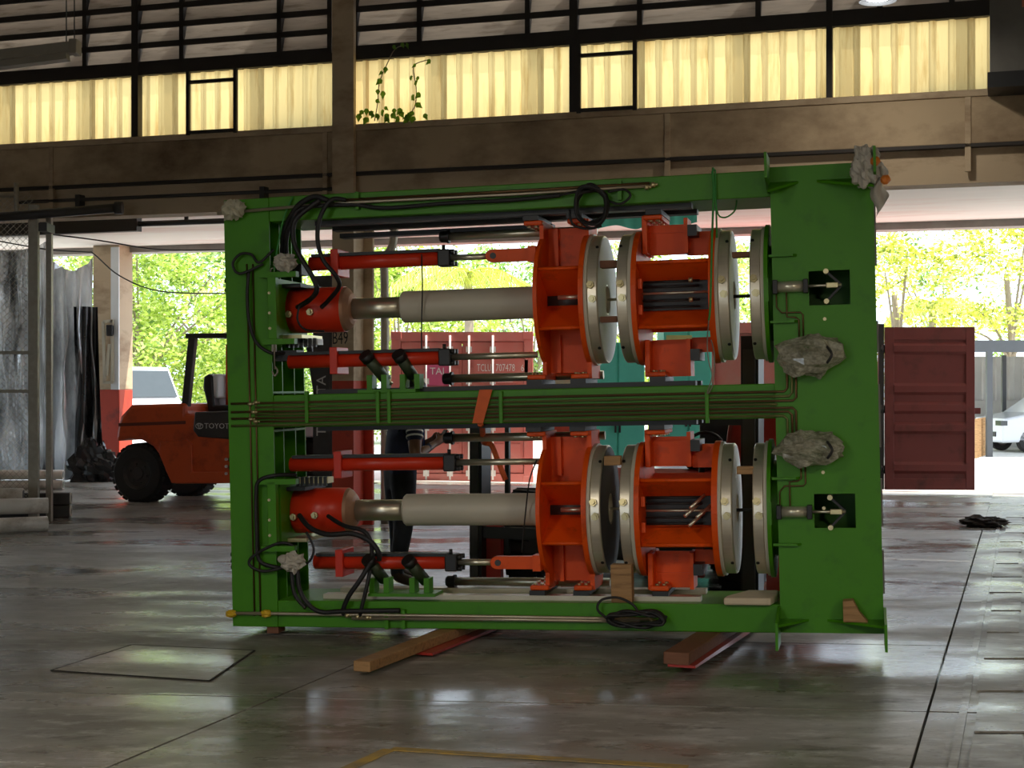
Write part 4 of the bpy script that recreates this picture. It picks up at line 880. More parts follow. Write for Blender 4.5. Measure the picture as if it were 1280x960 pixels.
# ------------------------------------------------------------------ containers
def container(name, label, pxl, pxr, py_t, py_b, dist, yaw, length, doors=True, z0=-.055):
    a = at(pxl, py_b, dist); s = dist / F
    w = 2.44; h = 2.6
    t = thing(name, label, 'container', (a.x, dist, 0.0), (0, 0, yaw))
    m = CONTRED
    for x in (0, w - .16): obj('corner_post', G().box(x, x + .16, 0, .16, z0, z0 + h), m, t, .01)
    for x in (0, w - .16): obj('corner_post', G().box(x, x + .16, length - .16, length, z0, z0 + h), m, t, .01)
    obj('top_rail', G().box(.16, w - .16, 0, .14, z0 + h - .16, z0 + h), m, t); obj('sill_rail', G().box(.16, w - .16, 0, .14, z0, z0 + .16), m, t)
    obj('roof', G().box(.02, w - .02, .1, length - .02, z0 + h - .05, z0 + h - .01), m, t)
    obj('base', G().box(.02, w - .02, .1, length - .02, z0, z0 + .12), m, t)
    for x in (0, w): # corrugated sides
        pts = []; y = .16; k = 0
        while y < length - .16: pts.append((y, (0, 0, 1, 1)[k % 4])); y += (.07, .07, .07, .07)[k % 4]; k += 1
        sg = 1 if x == 0 else -1
        g = G(); n = len(pts); g.add([(x + sg * (.012 + .036 * d), y, z0 + .14) for y, d in pts] + [(x + sg * (.012 + .036 * d), y, z0 + h - .06) for y, d in pts], [(i, i + 1, n + i + 1, n + i) for i in range(n - 1)])
        obj('side_wall', g, m, t)
    g = G(); g.box(.1, w - .1, length - .06, length - .04, z0 + .1, z0 + h - .1); obj('end_wall', g, m, t)
    for x in (0, w - .17):
        for z in (z0 - .0, z0 + h - .12): obj('corner_casting', G().box(x - .005, x + .175, -.012, .17, z, z + .125), m, t, .006)
    if doors:
        for s0 in (.17, w / 2 + .005):
            d = obj('door', G().box(s0, s0 + w / 2 - .175, .03, .07, z0 + .17, z0 + h - .17), m, t, .006)
            for zz in (.55, 1.2, 1.85): obj('door_rib', G().box(s0 + .05, s0 + w / 2 - .22, .012, .03, z0 + zz - .13, z0 + zz + .13), m, d, .01)
            for k in ((.43, .84) if s0 < 1 else (.11, .52)):
                x = s0 + k
                b = obj('lock_bar', G().cyl((x, -.01, z0 + .06), (x, -.01, z0 + h - .06), .018, 10), PAINTW, d)
                for zz in (z0 + .12, z0 + .9, z0 + 1.7, z0 + h - .35): obj('bar_bracket', G().box(x - .05, x + .05, -.02, .03, zz, zz + .1), PAINTW, b)
                obj('lock_handle', G().box(x - .02, x + .22, -.03, -.015, z0 + 1.1, z0 + 1.14), PAINTW, b)
    return t
CD = 26.4
c1 = container('shipping_container', 'pale red shipping container with white lock bars and stencilled numbers', 489, 670, 410, 603, CD, R(0), 6.06)
cm = c1.matrix_basis if False else Matrix.Translation(Vector(c1.location))
ci = cm.inverted()
def C1(px, py): return ray_local(px, py, ci, -.002)
def ctext(body, px, py, size, m=PAINTW, sx=1.0, d=-.004):
    p = C1(px, py); return text('lettering', body, size, m, c1, Matrix.Translation((p.x, d, p.z)) @ Matrix.Rotation(PI / 2, 4, 'X'), .001, sx)
obj('number_panel', G().box(C1(592, 470).x, C1(660, 470).x, .0, .03, C1(592, 468).z, C1(592, 450).z), CONTRED, c1)
ctext('TCLU', 596, 464, .18, sx=.56); ctext('707478', 619.5, 464, .18, sx=.62); ctext('6', 651, 464, .17, sx=.7)

a = C1(534, 482); b = C1(562, 455); obj('logo_panel', G().box(a.x, b.x, .0, .03, a.z, b.z), PINK, c1); ctext('TAL', 537, 468, .17, sx=1.0)
a = C1(534, 484); obj('logo_stripe', G().box(a.x, b.x, -.002, .02, a.z - .1, a.z - .03), mat('navy_stripe', (.05, .05, .15), .5), c1)
for px_, py_, w_ in ((592, 484, .28), (622, 478, .26), (622, 484, .26)): p_ = C1(px_, py_); obj('worn_print', G().box(p_.x, p_.x + w_, -.003, -.001, p_.z, p_.z + .03), mat('worn_print', (.75, .5, .46), .6) if 'worn_print' not in MATS else MATS['worn_print'], c1)
# second container, mostly hidden by the press, with one door swung open to the right
c2 = container('shipping_container', 'red container behind the right upright with one door swung open', 880, 1085, 410, 612, 23.6, R(-9), 6.06, False, -.008)
obj('interior', G().box(.17, 2.27, .2, .25, .3, 2.5), CONTRED, c2)
sd = 22.9; a = at(1106, 612, sd); b = at(1216, 409, sd)
dr = obj('door', G().box(0, b.x - a.x, 0, .05, 0, b.z - a.z), DOORRED, c2)
dr.matrix_parent_inverse = Matrix.Identity(4); c2m = Matrix.Translation(Vector(c2.location)) @ Matrix.Rotation(R(-9), 4, 'Z')
dr.matrix_local = c2m.inverted() @ (Matrix.Translation(a) @ Matrix.Rotation(R(-4), 4, 'Z'))
dw, dh = b.x - a.x, b.z - a.z
for x0 in (0, dw - .13): obj('door_stile', G().box(x0, x0 + .13, -.03, 0, 0, dh), DOORRED, dr, .006)
for z0, z1 in ((0, .17), (dh - .19, dh)): obj('door_rail', G().box(.13, dw - .13, -.025, 0, z0, z1), DOORRED, dr, .005)
for z in (.33, .92, 1.22, 1.5, 2.1): obj('door_rib', G().prism([(0, z - .09), (-.045, z - .045), (-.045, z + .045), (0, z + .09)], lambda y, z_: (.13, y, z_), lambda y, z_: (dw - .13, y, z_)), DOORRED, dr)
obj('lock_handle', G().box(dw, dw + .09, 0, .05, 1.13, 1.22), DOORRED, dr)
obj('hinge_post', G().box(-.09, -.01, 0, .1, .0, dh + .05), DGREY, dr)
for z in (.3, 1.2, 2.1): obj('hinge', G().cyl((-.03, .02, z - .06), (-.03, .02, z + .06), .04, 8), DGREY, dr)
# turquoise crates stacked behind the carriages
TD = 20.5
def crate(px0, px1, py0, py1, dist, label, depth=1.0, m=TEAL):
    a = at(px0, py1, dist); b = at(px1, py0, dist); z0 = max(a.z, 0)
    w, h = b.x - a.x, b.z - z0
    t = thing('steel_cabinet', label, 'cabinet', (a.x, dist, z0))
    obj('body', G().box(0, w, .03, depth, .08, h), m, t, .01)
    n = 2
    for k in range(n):
        d = obj('door', G().box(w * k / n + .015, w * (k + 1) / n - .015, 0, .03, .12, h - .03), m, t, .006)
        obj('handle', G().box(w * (.46 if k == 0 else .54) - .012, w * (.46 if k == 0 else .54) + .012, -.03, 0, h * .45, h * .55), DGREY, d)
    obj('plinth', G().box(.02, w - .02, .05, depth - .03, 0, .08), DGREY, t)
    return t
bx = gnd(800, 633)
crate(738, 806, 428, 634, bx.y, 'turquoise steel cabinet standing in the bay between the carriages')
cb_ = crate(830, 890, 411, 634, bx.y, 'turquoise cabinet with a yellow-lettered label strip behind the right carriage')
p_ = bx.y; g = G(); w_ = at(868, 420, p_).x - at(833, 420, p_).x
obj('label_strip', G().box(.03, w_, -.012, 0, 1.65 + (480 - 428) / F * p_, 1.65 + (480 - 419) / F * p_), mat('label_yellow', (.8, .75, .3), .6), cb_)
t = thing('rolled_tarp', 'turquoise tarpaulin hung flat under the soffit behind the press', 'tarpaulin', MW.translation, (0, 0, -WY))
xa_, xb_ = W(728, 275, 4.0).x, W(872, 275, 4.0).x
obj('cloth', G().grid(lambda u, v: (xa_ + (xb_ - xa_) * u, 4.0 + .04 * math.sin(u * 30), zs - .012 - (.36 + .03 * math.sin(u * 17)) * v), 60, 4), TEAL, t)
for u in range(6): x_ = xa_ + (xb_ - xa_) * u / 5; obj('tie', G().cyl((x_, 4.0, zs - .06), (x_, 4.0, zs - .001), .02, 6), BLACK, t)
# ------------------------------------------------------------------ person looking at a phone
def person(loc, yaw):
    t = thing('person', 'person in navy shirt and dark jeans standing behind the press, looking at a phone', 'person', loc, (0, 0, yaw))
    V = {'pel': (0, 0, .92, .13, .17), 'wst': (.0, 0, 1.06, .13, .17), 'chs': (.03, 0, 1.24, .14, .19), 'shl': (.05, 0, 1.36, .12, .1), 'nek': (.08, 0, 1.43, .055, .055), 'hd0': (.11, 0, 1.5, .07, .075), 'hd1': (.13, 0, 1.57, .085, .1), 'hd2': (.13, 0, 1.65, .06, .075)}
    E = [('pel', 'wst'), ('wst', 'chs'), ('chs', 'shl'), ('shl', 'nek'), ('nek', 'hd0'), ('hd0', 'hd1'), ('hd1', 'hd2')]
    for s_, n in ((1, 'l'), (-1, 'r')):
        V.update({n + 'hip': (0, s_ * .1, .86, .115, .115), n + 'kne': (.02 * s_ + .01, s_ * .11, .48, .085, .085), n + 'ank': (.05 * s_ - .03, s_ * .12, .1, .06, .062), n + 'toe': (.05 * s_ + .13, s_ * .13, .045, .042, .04),
                  n + 'sho': (.05, s_ * .2, 1.34, .075, .075), n + 'elb': (.02, s_ * .3, 1.07, .05, .05), n + 'wri': (.26, s_ * .1, 1.16, .03, .03), n + 'plm': (.33, s_ * .07, 1.19, .03, .036)})
        E += [('pel', n + 'hip'), (n + 'hip', n + 'kne'), (n + 'kne', n + 'ank'), (n + 'ank', n + 'toe'), ('shl', n + 'sho'), (n + 'sho', n + 'elb'), (n + 'elb', n + 'wri'), (n + 'wri', n + 'plm')]
        for k in range(4):
            V[n + 'f%da' % k] = (.37, s_ * .045, 1.175 + .02 * k, .0095, .0095); V[n + 'f%db' % k] = (.385, s_ * (.015 - .004 * k), 1.178 + .02 * k, .0085, .0085)
            E += [(n + 'plm', n + 'f%da' % k), (n + 'f%da' % k, n + 'f%db' % k)]
        V[n + 'th'] = (.31, s_ * .035, 1.235, .011, .011); V[n + 'th2'] = (.335, s_ * .02, 1.25, .01, .01); E += [(n + 'plm', n + 'th'), (n + 'th', n + 'th2')]
    ks = list(V); me = bpy.data.meshes.new('body'); me.from_pydata([V[k][:3] for k in ks], [(ks.index(a), ks.index(b)) for a, b in E], [])
    tmp = bpy.data.objects.new('tmp_body', me); COL.objects.link(tmp)
    tmp.modifiers.new('skin', 'SKIN')
    if not me.skin_vertices: me.attributes.new  # layer is created with the modifier below
    bpy.context.view_layer.objects.active = tmp
    bpy.context.view_layer.update()
    if len(me.skin_vertices) == 0: bpy.ops.object.select_all(action='DESELECT'); tmp.select_set(True); bpy.ops.mesh.customdata_skin_add()
    for i, k in enumerate(ks):
        sv = me.skin_vertices[0].data[i]; sv.radius = V[k][3:]; sv.use_root = (k == 'pel')
    sb = tmp.modifiers.new('sub', 'SUBSURF'); sb.levels = 2
    dg = bpy.context.evaluated_depsgraph_get(); me2 = bpy.data.meshes.new_from_object(tmp.evaluated_get(dg)); bpy.data.objects.remove(tmp)
    me2.name = 'body'; me2.materials.clear()
    for m in (SKIN, SHIRT, JEANS, BOOT): me2.materials.append(m)
    for p in me2.polygons:
        c = p.center; p.use_smooth = True
        if c.z < .13: p.material_index = 3
        elif c.z < .93: p.material_index = 2
        elif c.z < 1.42 and (abs(c.y) < .2 and c.x < .2 or c.z > 1.2 and c.x < .2): p.material_index = 1
        else: p.material_index = 0
    obj('body', me2, None, t)
    g = G(); n = 20
    g.lathe([(0, .115), (.05, .112), (.09, .09), (.115, .05), (.12, 0)], (.115, 0, 1.585), (-.15, 0, 1), 24); obj('hair', g, HAIR, t)
    fc = [('eye', (.205, .033, 1.585), .012, HAIR), ('eye', (.205, -.033, 1.585), .012, HAIR), ('nose', (.222, 0, 1.555), .014, SKIN), ('mouth', (.203, 0, 1.515), .014, BOOT), ('ear', (.115, .088, 1.57), .02, SKIN), ('ear', (.115, -.088, 1.57), .02, SKIN)]
    for nm, c, r, m in fc: obj(nm, G().lathe([(-r, 0), (-r * .7, r * .7), (0, r), (r * .7, r * .7), (r, 0)], c, (0, 0, 1), 10), m, t)
    for s_ in (1, -1):   # sleeve stripes
        for k in range(2):
            z = 1.225 + k * .04; q = (1.34 - z) / .27; c = Vector((.05 - .03 * q, s_ * (.2 + .1 * q), z))
            obj('sleeve_stripe', G().lathe([(-.008, .07), (.008, .071)], c, (.03, s_ * -.1, .27), 16), PAINTW, t)
    obj('shirt_trim', G().bar((.19, -.03, 1.36), (.2, -.03, 1.0), .03, .01, (1, 0, 0)), BLUECL, t)
    return t
pl_ = gnd(500, 733); ps = person(pl_, R(24))
o = obj('phone', G().box(-.006, .006, -.038, .038, -.075, .075), BLACK, None, .004); o.matrix_world = Matrix.Translation(pl_) @ Matrix.Rotation(R(24), 4, 'Z') @ Matrix.Translation((.36, .0, 1.21)) @ Matrix.Rotation(R(35), 4, 'Y')
tag(o, 'black phone held in front of the person in navy', 'phone')
# ------------------------------------------------------------------ left side: mesh gate, silver sheet, pipes
gd = gnd(60, 652).y; gx = at(60, 652, gd).x; gx0 = at(46, 640, gd).x
t = thing('mesh_gate', 'galvanised chain-link gate with square posts beside the stacked pipes', 'gate', (gx, gd, 0), (0, 0, R(0)))
ztop = at(60, 262, gd).z; x_l = -1.3
for px0, px1, zz in ((57, 64, ztop), (39, 51, ztop + .05)):
    a = at(px0, 600, gd).x - gx; b = at(px1, 600, gd).x - gx; y = 0 if px0 > 50 else -.12
    obj('post', G().box(a, b, y, y + .08, 0, zz), GALV, t, .006)
xe = at(51, 600, gd).x - gx
for py in (441, 489): obj('rail', G().bar((x_l, -.1, at(0, py, gd).z), (xe, -.1, at(0, py, gd).z), .035, .04), GALV, t)
obj('rail', G().cyl((x_l, -.1, at(0, 245, gd).z), (at(24, 245, gd).x - gx, -.1, at(0, 245, gd).z), .03, 10), GALV, t)
obj('rail', G().tube(smooth([(at(24, 240, gd).x - gx, -.1, at(0, 230, gd).z), (at(24, 262, gd).x - gx, -.1, at(0, 262, gd).z), (at(28, 268, gd).x - gx, -.1, at(0, 270, gd).z), (at(44, 273, gd).x - gx, -.1, at(0, 274, gd).z)], 4), .03, 10), GALV, t)
g = G(); zt_ = at(0, 240, gd).z; sp = .075; hh = zt_ - .15; x1_ = xe - .08
k = x_l - hh
while k < x1_:
    for sg in (1, -1):
        za, zc2 = 0.0, hh; p0 = max(k, x_l); p1 = min(k + hh, x1_)
        if p1 > p0:
            za = p0 - k; zc2 = p1 - k
            if sg < 0: za, zc2 = hh - za, hh - zc2
            g.bar((p0, -.08 + .004 * sg, .1 + za), (p1, -.08 + .004 * sg, .1 + zc2), .004, .004)
    k += sp
o = obj('wire_mesh', g, GALV, t); o['kind'] = 'stuff'
a = at(38, 268, gd - .3); b = at(147, 260, gd - .3)
t = thing('barrier_pipe', 'thick dark pipe with a capped end reaching out from the gate', 'pipe', (0, 0, 0))
obj('tube', G().cyl((a.x - 1.0, a.y, a.z - .08), b, .055, 14), DGREY, t); obj('end_cap', G().cyl(b - Vector((.03, 0, 0)), b + Vector((.06, 0, 0)), .075, 14), DGREY, t)
obj('bracket', G().box(a.x + .1, a.x + .2, a.y - .02, a.y + .3, a.z - .2, a.z - .1), DGREY, t)
# silver sheet hung on a line
sdist = 26.3
def sheetf(px0, px1, py_top, sag, seed):
    def f(u, v):
        px = px0 + (px1 - px0) * u; top = at(px, py_top + sag * math.sin(PI * u), sdist).z
        z = top * (1 - v) + .02 * v; n = mnoise.noise(Vector((u * 7 + seed, v * 2.5, seed)))
        n2 = mnoise.noise(Vector((u * 18 + seed, v * 5, seed + 3)))
        y = .28 * n * (.3 + v) + .16 * math.sin(u * 22 + seed + 2 * n) * (.4 + .6 * v) + .08 * n2 + .25 * v * v
        x = at(px, 400, sdist).x + .12 * n * v + (.25 * v * v * (u - .3))
        return (x, sdist + y - .3 * v, z + .02 * n2)
    return f
o = obj('silver_sheet', G().grid(sheetf(62, 117, 322, 16, 2.0), 46, 60), SILVERSHEET); tag(o, 'shiny silver plastic sheet hanging in folds beside the bay column', 'plastic sheet', 'silver sheets by the bay column')
o = obj('silver_sheet', G().grid(sheetf(-40, 64, 300, 14, 9.0), 60, 60), SILVERSHEET); tag(o, 'dark silver plastic sheet hanging behind the chain-link gate', 'plastic sheet', 'silver sheets by the bay column')
g = G(); g.grid(lambda u, v: (at(117, 400, sdist).x - .32 + .4 * u + .15 * v * u, sdist - .08 + .1 * math.sin(u * 9 + v * 3), 2.95 * (1 - v) + .55 * math.sin(v * 3.1) * 0 + .02), 12, 40); o = obj('black_sheet', g, mat('black_film', (.015, .015, .016), .25, var=.4, bump=.6, scale=4)); tag(o, 'black plastic film hanging at the edge of the silver sheet', 'plastic sheet')
o = blob('crumpled_film', at(122, 590, 26.2).x, 26.0, .2, .38, .25, .42, MATS['black_film'], .5, 2.5, 21, 30, 20, .35); tag(o, 'crumpled heap of dark film on the floor under the sheets', 'plastic sheet')
t = thing('clothes_line', 'thin dark line strung from the bay column holding the sheets', 'line')
obj('cord', G().tube(smooth([at(-20, 298, 26.2), at(60, 312, 26.2), at(108, 315, 26.2), at(118, 318, 26.2), at(150, 345, 26.2), at(200, 364, 26.4), at(282, 367, 26.6)], 6), .012, 6), BLACK, t)
obj('cord', G().tube(smooth([at(40, 290, 24), at(120, 300, 24.5), at(200, 312, 25), at(290, 312, 25.5)], 6), .012, 6), BLACK, t)
# ladder rack on the column
t = thing('frame_rack', 'pale wooden frame leaning on the bay column', 'frame')
dd = (MW @ W(135, 440, BAY - .5)).y - .02
for a, b in (((129, 402), (131, 478)), ((140, 400), (141, 478)), ((129, 402), (141, 401)), ((129, 478), (141, 478)), ((137, 430), (133, 470))): obj('slat', G().bar(at(*a, dd), at(*b, dd), .05, .05, (0, 1, 0)), BEIGE, t)
obj('lamp_head', G().box(at(134, 412, dd).x, at(142, 412, dd).x, dd - .1, dd + .05, at(134, 420, dd).z, at(134, 406, dd).z), BLACK, t, .02)
# pipes on the floor
def pipe(p, q, r, label, m=PVC, hole=True):
    t = thing('loose_pipe', label, 'pipe', (0, 0, 0), group='loose pipes on the floor')
    obj('tube', G().cyl(p, q, r, 20), m, t); d = (Vector(q) - Vector(p)).normalized()
    if hole: obj('bore', G().cyl(Vector(q) - d * .01, Vector(q) + d * .004, r * .72, 20), BLACK, t)
    return t
def fpipe(pxe, pye, r, zoff, ln, label, m=PVC, ang=14):
    e = gnd(pxe, pye, 0); e.z = zoff + r; d = Vector((-math.cos(R(ang)), math.sin(R(ang)) * -1, 0)); pipe(e + d * ln, e, r, label, m)
fpipe(59, 664, .085, 0, 2.2, 'thick grey pipe lying lowest in front of the gate', PVC, 28)
fpipe(60, 660, .09, .17, 2.2, 'pale pipe resting on the lowest pipe in front of the gate', PVC, 22)
fpipe(29, 659, .075, .3, 1.6, 'short pale pipe on top of the front pipe stack', PVC, 8)
fpipe(79, 612, .075, 0, 2.4, 'white pipe on the floor behind the gate, lower one', PVC, 3)
fpipe(79, 612, .075, .16, 2.4, 'white pipe on the floor behind the gate, upper one', PVC, 3)
for k in range(2):
    e = gnd(87, 647.5, 0); t = thing('square_tube', ('dark square steel tube lying on the floor beyond the gate post' if k == 0 else 'dark square steel tube stacked on another beyond the gate post'), 'steel tube', (e.x, e.y, .004 + k * .155), (0, 0, R(8)), 'square tubes by the gate')
    obj('tube', G().box(-1.6, 0, 0, .15, 0, .15), DGREY, t, .012); obj('end_flange', G().lathe([(-.001, .075), (.012, .07), (.012, .045), (.0, .045)], (0, .075, .075), (1, 0, 0), 20), PVC, t); obj('bore', G().cyl((0, .075, .075), (.006, .075, .075), .045, 16), BLACK, t)
# ------------------------------------------------------------------ lamps
def tube_lamp():
    a = at(-60, 78, 14); b = at(92, 60, 14)
    t = thing('fluorescent_lamp', 'unlit grey fluorescent batten hanging on wires', 'lamp')
    h = obj('housing', G().bar(a, b, .16, .1), mat('lamp_grey', (.25, .22, .17), .5), t, .01); obj('end_cap', G().box(b.x - .02, b.x + .05, b.y - .09, b.y + .09, b.z - .06, b.z + .07), MATS['lamp_grey'], t, .01)
    obj('diffuser', G().bar(a - Vector((0, 0, .08)), b - Vector((.05, 0, .08)), .13, .06), MATS['lamp_grey'], t)
    for px in (83, 93): p = at(px, 62, 14); obj('wire', G().cyl(p, (p.x, p.y, 8.0), .006, 5), BLACK, t)
tube_lamp()
LAMPE = emit('lamp_glow', (.85, .93, 1), 14)
def bay_lamp(p, label, power):
    t = thing('high_bay_lamp', label, 'lamp', p, group='hanging hall lamps')
    obj('shade', G().lathe([(.34, .05), (.3, .09), (.2, .13), (.03, .3), (0, .31)], (0, 0, 0), (0, 0, 1), 28), GREY, t)
    obj('bulb', G().lathe([(.02, .0), (.02, .18), (.05, .2), (.1, .1), (.12, 0)], (0, 0, 0), (0, 0, 1), 24), LAMPE, t)
    obj('cord', G().cyl((0, 0, .34), (0, 0, 8.0 - p[2]), .012, 6), BLACK, t)
    ld = bpy.data.lights.new('lamp_light', 'AREA'); ld.shape = 'DISK'; ld.size = .5; ld.energy = power; ld.color = (1, .9, .76)
    lo = link(bpy.data.objects.new('lamp_light', ld), t); lo.location = (0, 0, -.03); return t
lp = at(1097, 2, 14.2)
bay_lamp((lp.x, lp.y, lp.z), 'small lit hanging lamp in front of the louvres', 30).scale = (.55, .55, 1)
for x, y, lab_ in ((-4.0, 1.0, 'unseen hall lamp over the left of the near floor, added to light the press'), (4.6, .4, 'unseen hall lamp over the drain channel side, added to light the press'), (0.3, -3.5, 'unseen hall lamp above where the viewer stands, added to light the press')): bay_lamp((x, y, 4.4), lab_, 230)  # out-of-view lamps, added and placed to light the press front
# grey duct box at the upper right
a = W(1237, 108, -.5); b = W(1330, 0, -.5)
t = thing('wall_cabinet', 'dark grey electrical cabinet high on the wall at the end of the louvres', 'cabinet', MW.translation, (0, 0, -WY))
obj('body', G().box(a.x, b.x, -.5, -.05, a.z, a.z + 2.2), mat('cabinet_grey', (.13, .125, .11), .5), t, .01); obj('base', G().box(a.x - .02, b.x, -.55, -.05, a.z - .02, a.z + .13), BLACK, t)
obj('sign', G().box(a.x + .3, a.x + .7, -.515, -.5, a.z + .75, a.z + .84), mat('sign_red', (.5, .15, .08), .5), t)
# ------------------------------------------------------------------ floor things
o = blob('rag_pile', gnd(1230, 658).x, gnd(1230, 658).y, .05, .24, .2, .06, CLOTHB, .5, 3, 15, 34, 16, .5); tag(o, 'small heap of dark rags on the floor near the drain', 'rag')
def strip(pts, w, m, parent, nm):
    for a, b in zip(pts, pts[1:]): obj(nm, G().bar((a.x, a.y, .004), (b.x, b.y, .004), w, .004), m, parent)
t = thing('floor_marking', 'worn yellow painted line on the concrete floor', 'floor marking')
strip([gnd(425, 966), gnd(486, 938)], .06, YPAINT, t, 'paint_strip'); strip([gnd(490, 937), gnd(600, 944), gnd(720, 951), gnd(860, 960)], .06, YPAINT, t, 'paint_strip')
t = thing('drain_channel', 'broken concrete drain channel running in the floor past the rag heap', 'drain')
pa, pb = gnd(1268, 640), gnd(1238, 990); n = 14
LIGHTC = mat('pale_concrete', (.24, .225, .19), .5, var=.2, scale=8, bump=.3, dirt_or_shade=(.14, .12, .1), dscale=7, damt=.6)
for k in range(n):
    u, v = k / n, (k + .93) / n; p = pa.lerp(pb, u); q = pa.lerp(pb, v); w_ = .2 + .06 * random.random(); dx = random.uniform(-.03, .03)
    obj('cover_slab', G().hexa([(p.x - w_ / 2 + dx, p.y, .002), (p.x + w_ / 2 + dx, p.y, .002), (p.x + w_ / 2 + dx, p.y, .012), (p.x - w_ / 2 + dx, p.y, .012)], [(q.x - w_ / 2 + dx, q.y, .002), (q.x + w_ / 2 + dx, q.y, .002), (q.x + w_ / 2 + dx, q.y, .012), (q.x - w_ / 2 + dx, q.y, .012)]), FLOORM, t)
for s_ in (-.17, .17):
    obj('kerb_strip', G().hexa([(pa.x + s_ - .02, pa.y, 0), (pa.x + s_ + .02, pa.y, 0), (pa.x + s_ + .02, pa.y, .01), (pa.x + s_ - .02, pa.y, .01)], [(pb.x + s_ - .02, pb.y, 0), (pb.x + s_ + .02, pb.y, 0), (pb.x + s_ + .02, pb.y, .01), (pb.x + s_ - .02, pb.y, .01)]), CLOTHB if s_ > 0 else FLOORM, t)
t = thing('floor_patch', 'pale rectangular concrete repair patch in the floor beside the press', 'floor patch')
q_ = [gnd(64, 839), gnd(165, 807), gnd(318, 814), gnd(262, 852)]
cq = sum(q_, Vector()) / 4
obj('patch_slab', G().hexa([p + Vector((0, 0, .002)) for p in q_], [p + Vector((0, 0, .006)) for p in q_]), FLOORM, t)
for a_, b_ in zip(q_, q_[1:] + q_[:1]): obj('joint_filler', G().bar((a_.x, a_.y, .005), (b_.x, b_.y, .005), .012, .004), CLOTHB, t)
# ------------------------------------------------------------------ outside: van, car, carport, trees
def vehicle(name, label, cat, c_, yaw, L_, W_, prof, wins, m, wr=.32, wpos=(.75, -.8)):
    t = thing(name, label, cat, c_, (0, 0, yaw))
    b = obj('body', G().prism(prof, lambda x, z: (x, 0, z), lambda x, z: (x, W_, z)), m, t, .06)
    for w in wins:
        obj('window', G().prism(w, lambda x, z: (x, -.012, z), lambda x, z: (x, .02, z)), GLASS, b)
        obj('window', G().prism(w, lambda x, z: (x, W_ - .02, z), lambda x, z: (x, W_ + .012, z)), GLASS, b)
    for x in wpos:
        for y in (.1, W_ - .1): wheel(t, (x if x > 0 else L_ + x, y, wr), (0, 1, 0), wr, .2, GREY, 24, 0)
    return t, b
vd = 34.0; va = at(118, 600, vd)
t, b = vehicle('van', 'pale silver passenger van parked outside behind the forklift', 'van', (va.x - 2.8, vd, -.06), R(-38), 4.6, 1.7,
               [(0, .3), (0, 2.0), (.15, 2.12), (3.95, 2.1), (4.4, 1.3), (4.6, 1.1), (4.6, .3)], [[(.3, 1.2), (.3, 1.9), (1.4, 1.9), (1.4, 1.2)], [(1.5, 1.2), (1.5, 1.9), (2.6, 1.9), (2.6, 1.2)], [(2.7, 1.2), (2.7, 1.9), (3.75, 1.9), (4.15, 1.25)]], CARWHITE)
obj('windscreen', G().hexa([(4.02, .12, 2.0), (4.02, 1.58, 2.0), (4.36, 1.58, 1.4), (4.36, .12, 1.4)], [(4.05, .12, 2.02), (4.05, 1.58, 2.02), (4.39, 1.58, 1.42), (4.39, .12, 1.42)]), GLASS, b)
obj('headlight', G().box(4.58, 4.63, .1, .4, .85, 1.02), GLASS, b); obj('headlight', G().box(4.58, 4.63, 1.3, 1.6, .85, 1.02), GLASS, b)
p0 = at(222, 600, vd); t.location.x = p0.x - 4.75; t.location.y = vd + 2.9
cdist = 38.0; ca_ = at(1252, 556, cdist)
t, b = vehicle('car', 'white car parked under the carport', 'car', (ca_.x, cdist, -.06), R(8), 4.2, 1.7, [(0, .25), (.0, .7), (.1, .85), (.85, 1.0), (1.5, 1.42), (2.8, 1.45), (3.5, 1.05), (4.1, .95), (4.2, .3)], [[(1.0, 1.02), (1.55, 1.36), (2.1, 1.38), (2.1, 1.02)], [(2.2, 1.02), (2.2, 1.38), (2.75, 1.38), (3.3, 1.05)]], CARWHITE, .3)
obj('grille', G().box(-.02, .01, .3, 1.4, .4, .52), BLACK, b); obj('headlight', G().box(-.02, .15, -.01, .3, .68, .8), GLASS, b)
kd = 36.0
t = thing('carport', 'grey steel carport with posts and a sheet wall outside', 'carport')
za = at(1240, 440, kd).z; zz = at(1240, 428, kd).z; xa = at(1195, 440, kd).x
obj('roof_beam', G().box(xa, xa + 9, kd, kd + .2, za, zz), GREYROOF, t); obj('roof_sheet', G().box(xa, xa + 9, kd, kd + 6, zz, zz + .05), GREYROOF, t)
for px0, px1 in ((1234, 1241),): obj('post', G().box(at(px0, 500, kd).x, at(px1, 500, kd).x, kd, kd + .13, -.06, za), GREYROOF, t)
obj('post', G().box(at(1253, 500, kd + 4).x, at(1258, 500, kd + 4).x, kd + 4, kd + 4.1, -.06, za), GREYROOF, t)
wxa = at(1205, 500, kd + 6).x; ztop2 = za
for k in range(26):
    x = wxa + k * .36; obj('wall_sheet', G().prism([(x, kd + 6), (x + .12, kd + 6), (x + .16, kd + 5.96), (x + .26, kd + 5.96), (x + .3, kd + 6), (x + .36, kd + 6)] + [(x + .36, kd + 6.03), (x, kd + 6.03)], lambda a, b_: (a, b_, 1.2), lambda a, b_: (a, b_, za)), ZINC, t)
obj('low_wall', G().box(wxa, wxa + 9, kd + 5.9, kd + 6.1, -.06, 1.2), ZINC, t)
t = thing('pallet_fence', 'pale wooden slatted barrier beside the carport post', 'fence')
for k in range(6):
    p = gnd(1218 + k * 2.4, 573 - k * .8, -.06); obj('slat', G().box(p.x, p.x + .07, p.y, p.y + .03, -.06, .85), WOOD, t)
for z in (.15, .75): a_, b_ = gnd(1217, 573.3, -.06), gnd(1231, 569, -.06); obj('rail', G().bar((a_.x, a_.y, z), (b_.x, b_.y, z), .03, .06), WOOD, t)
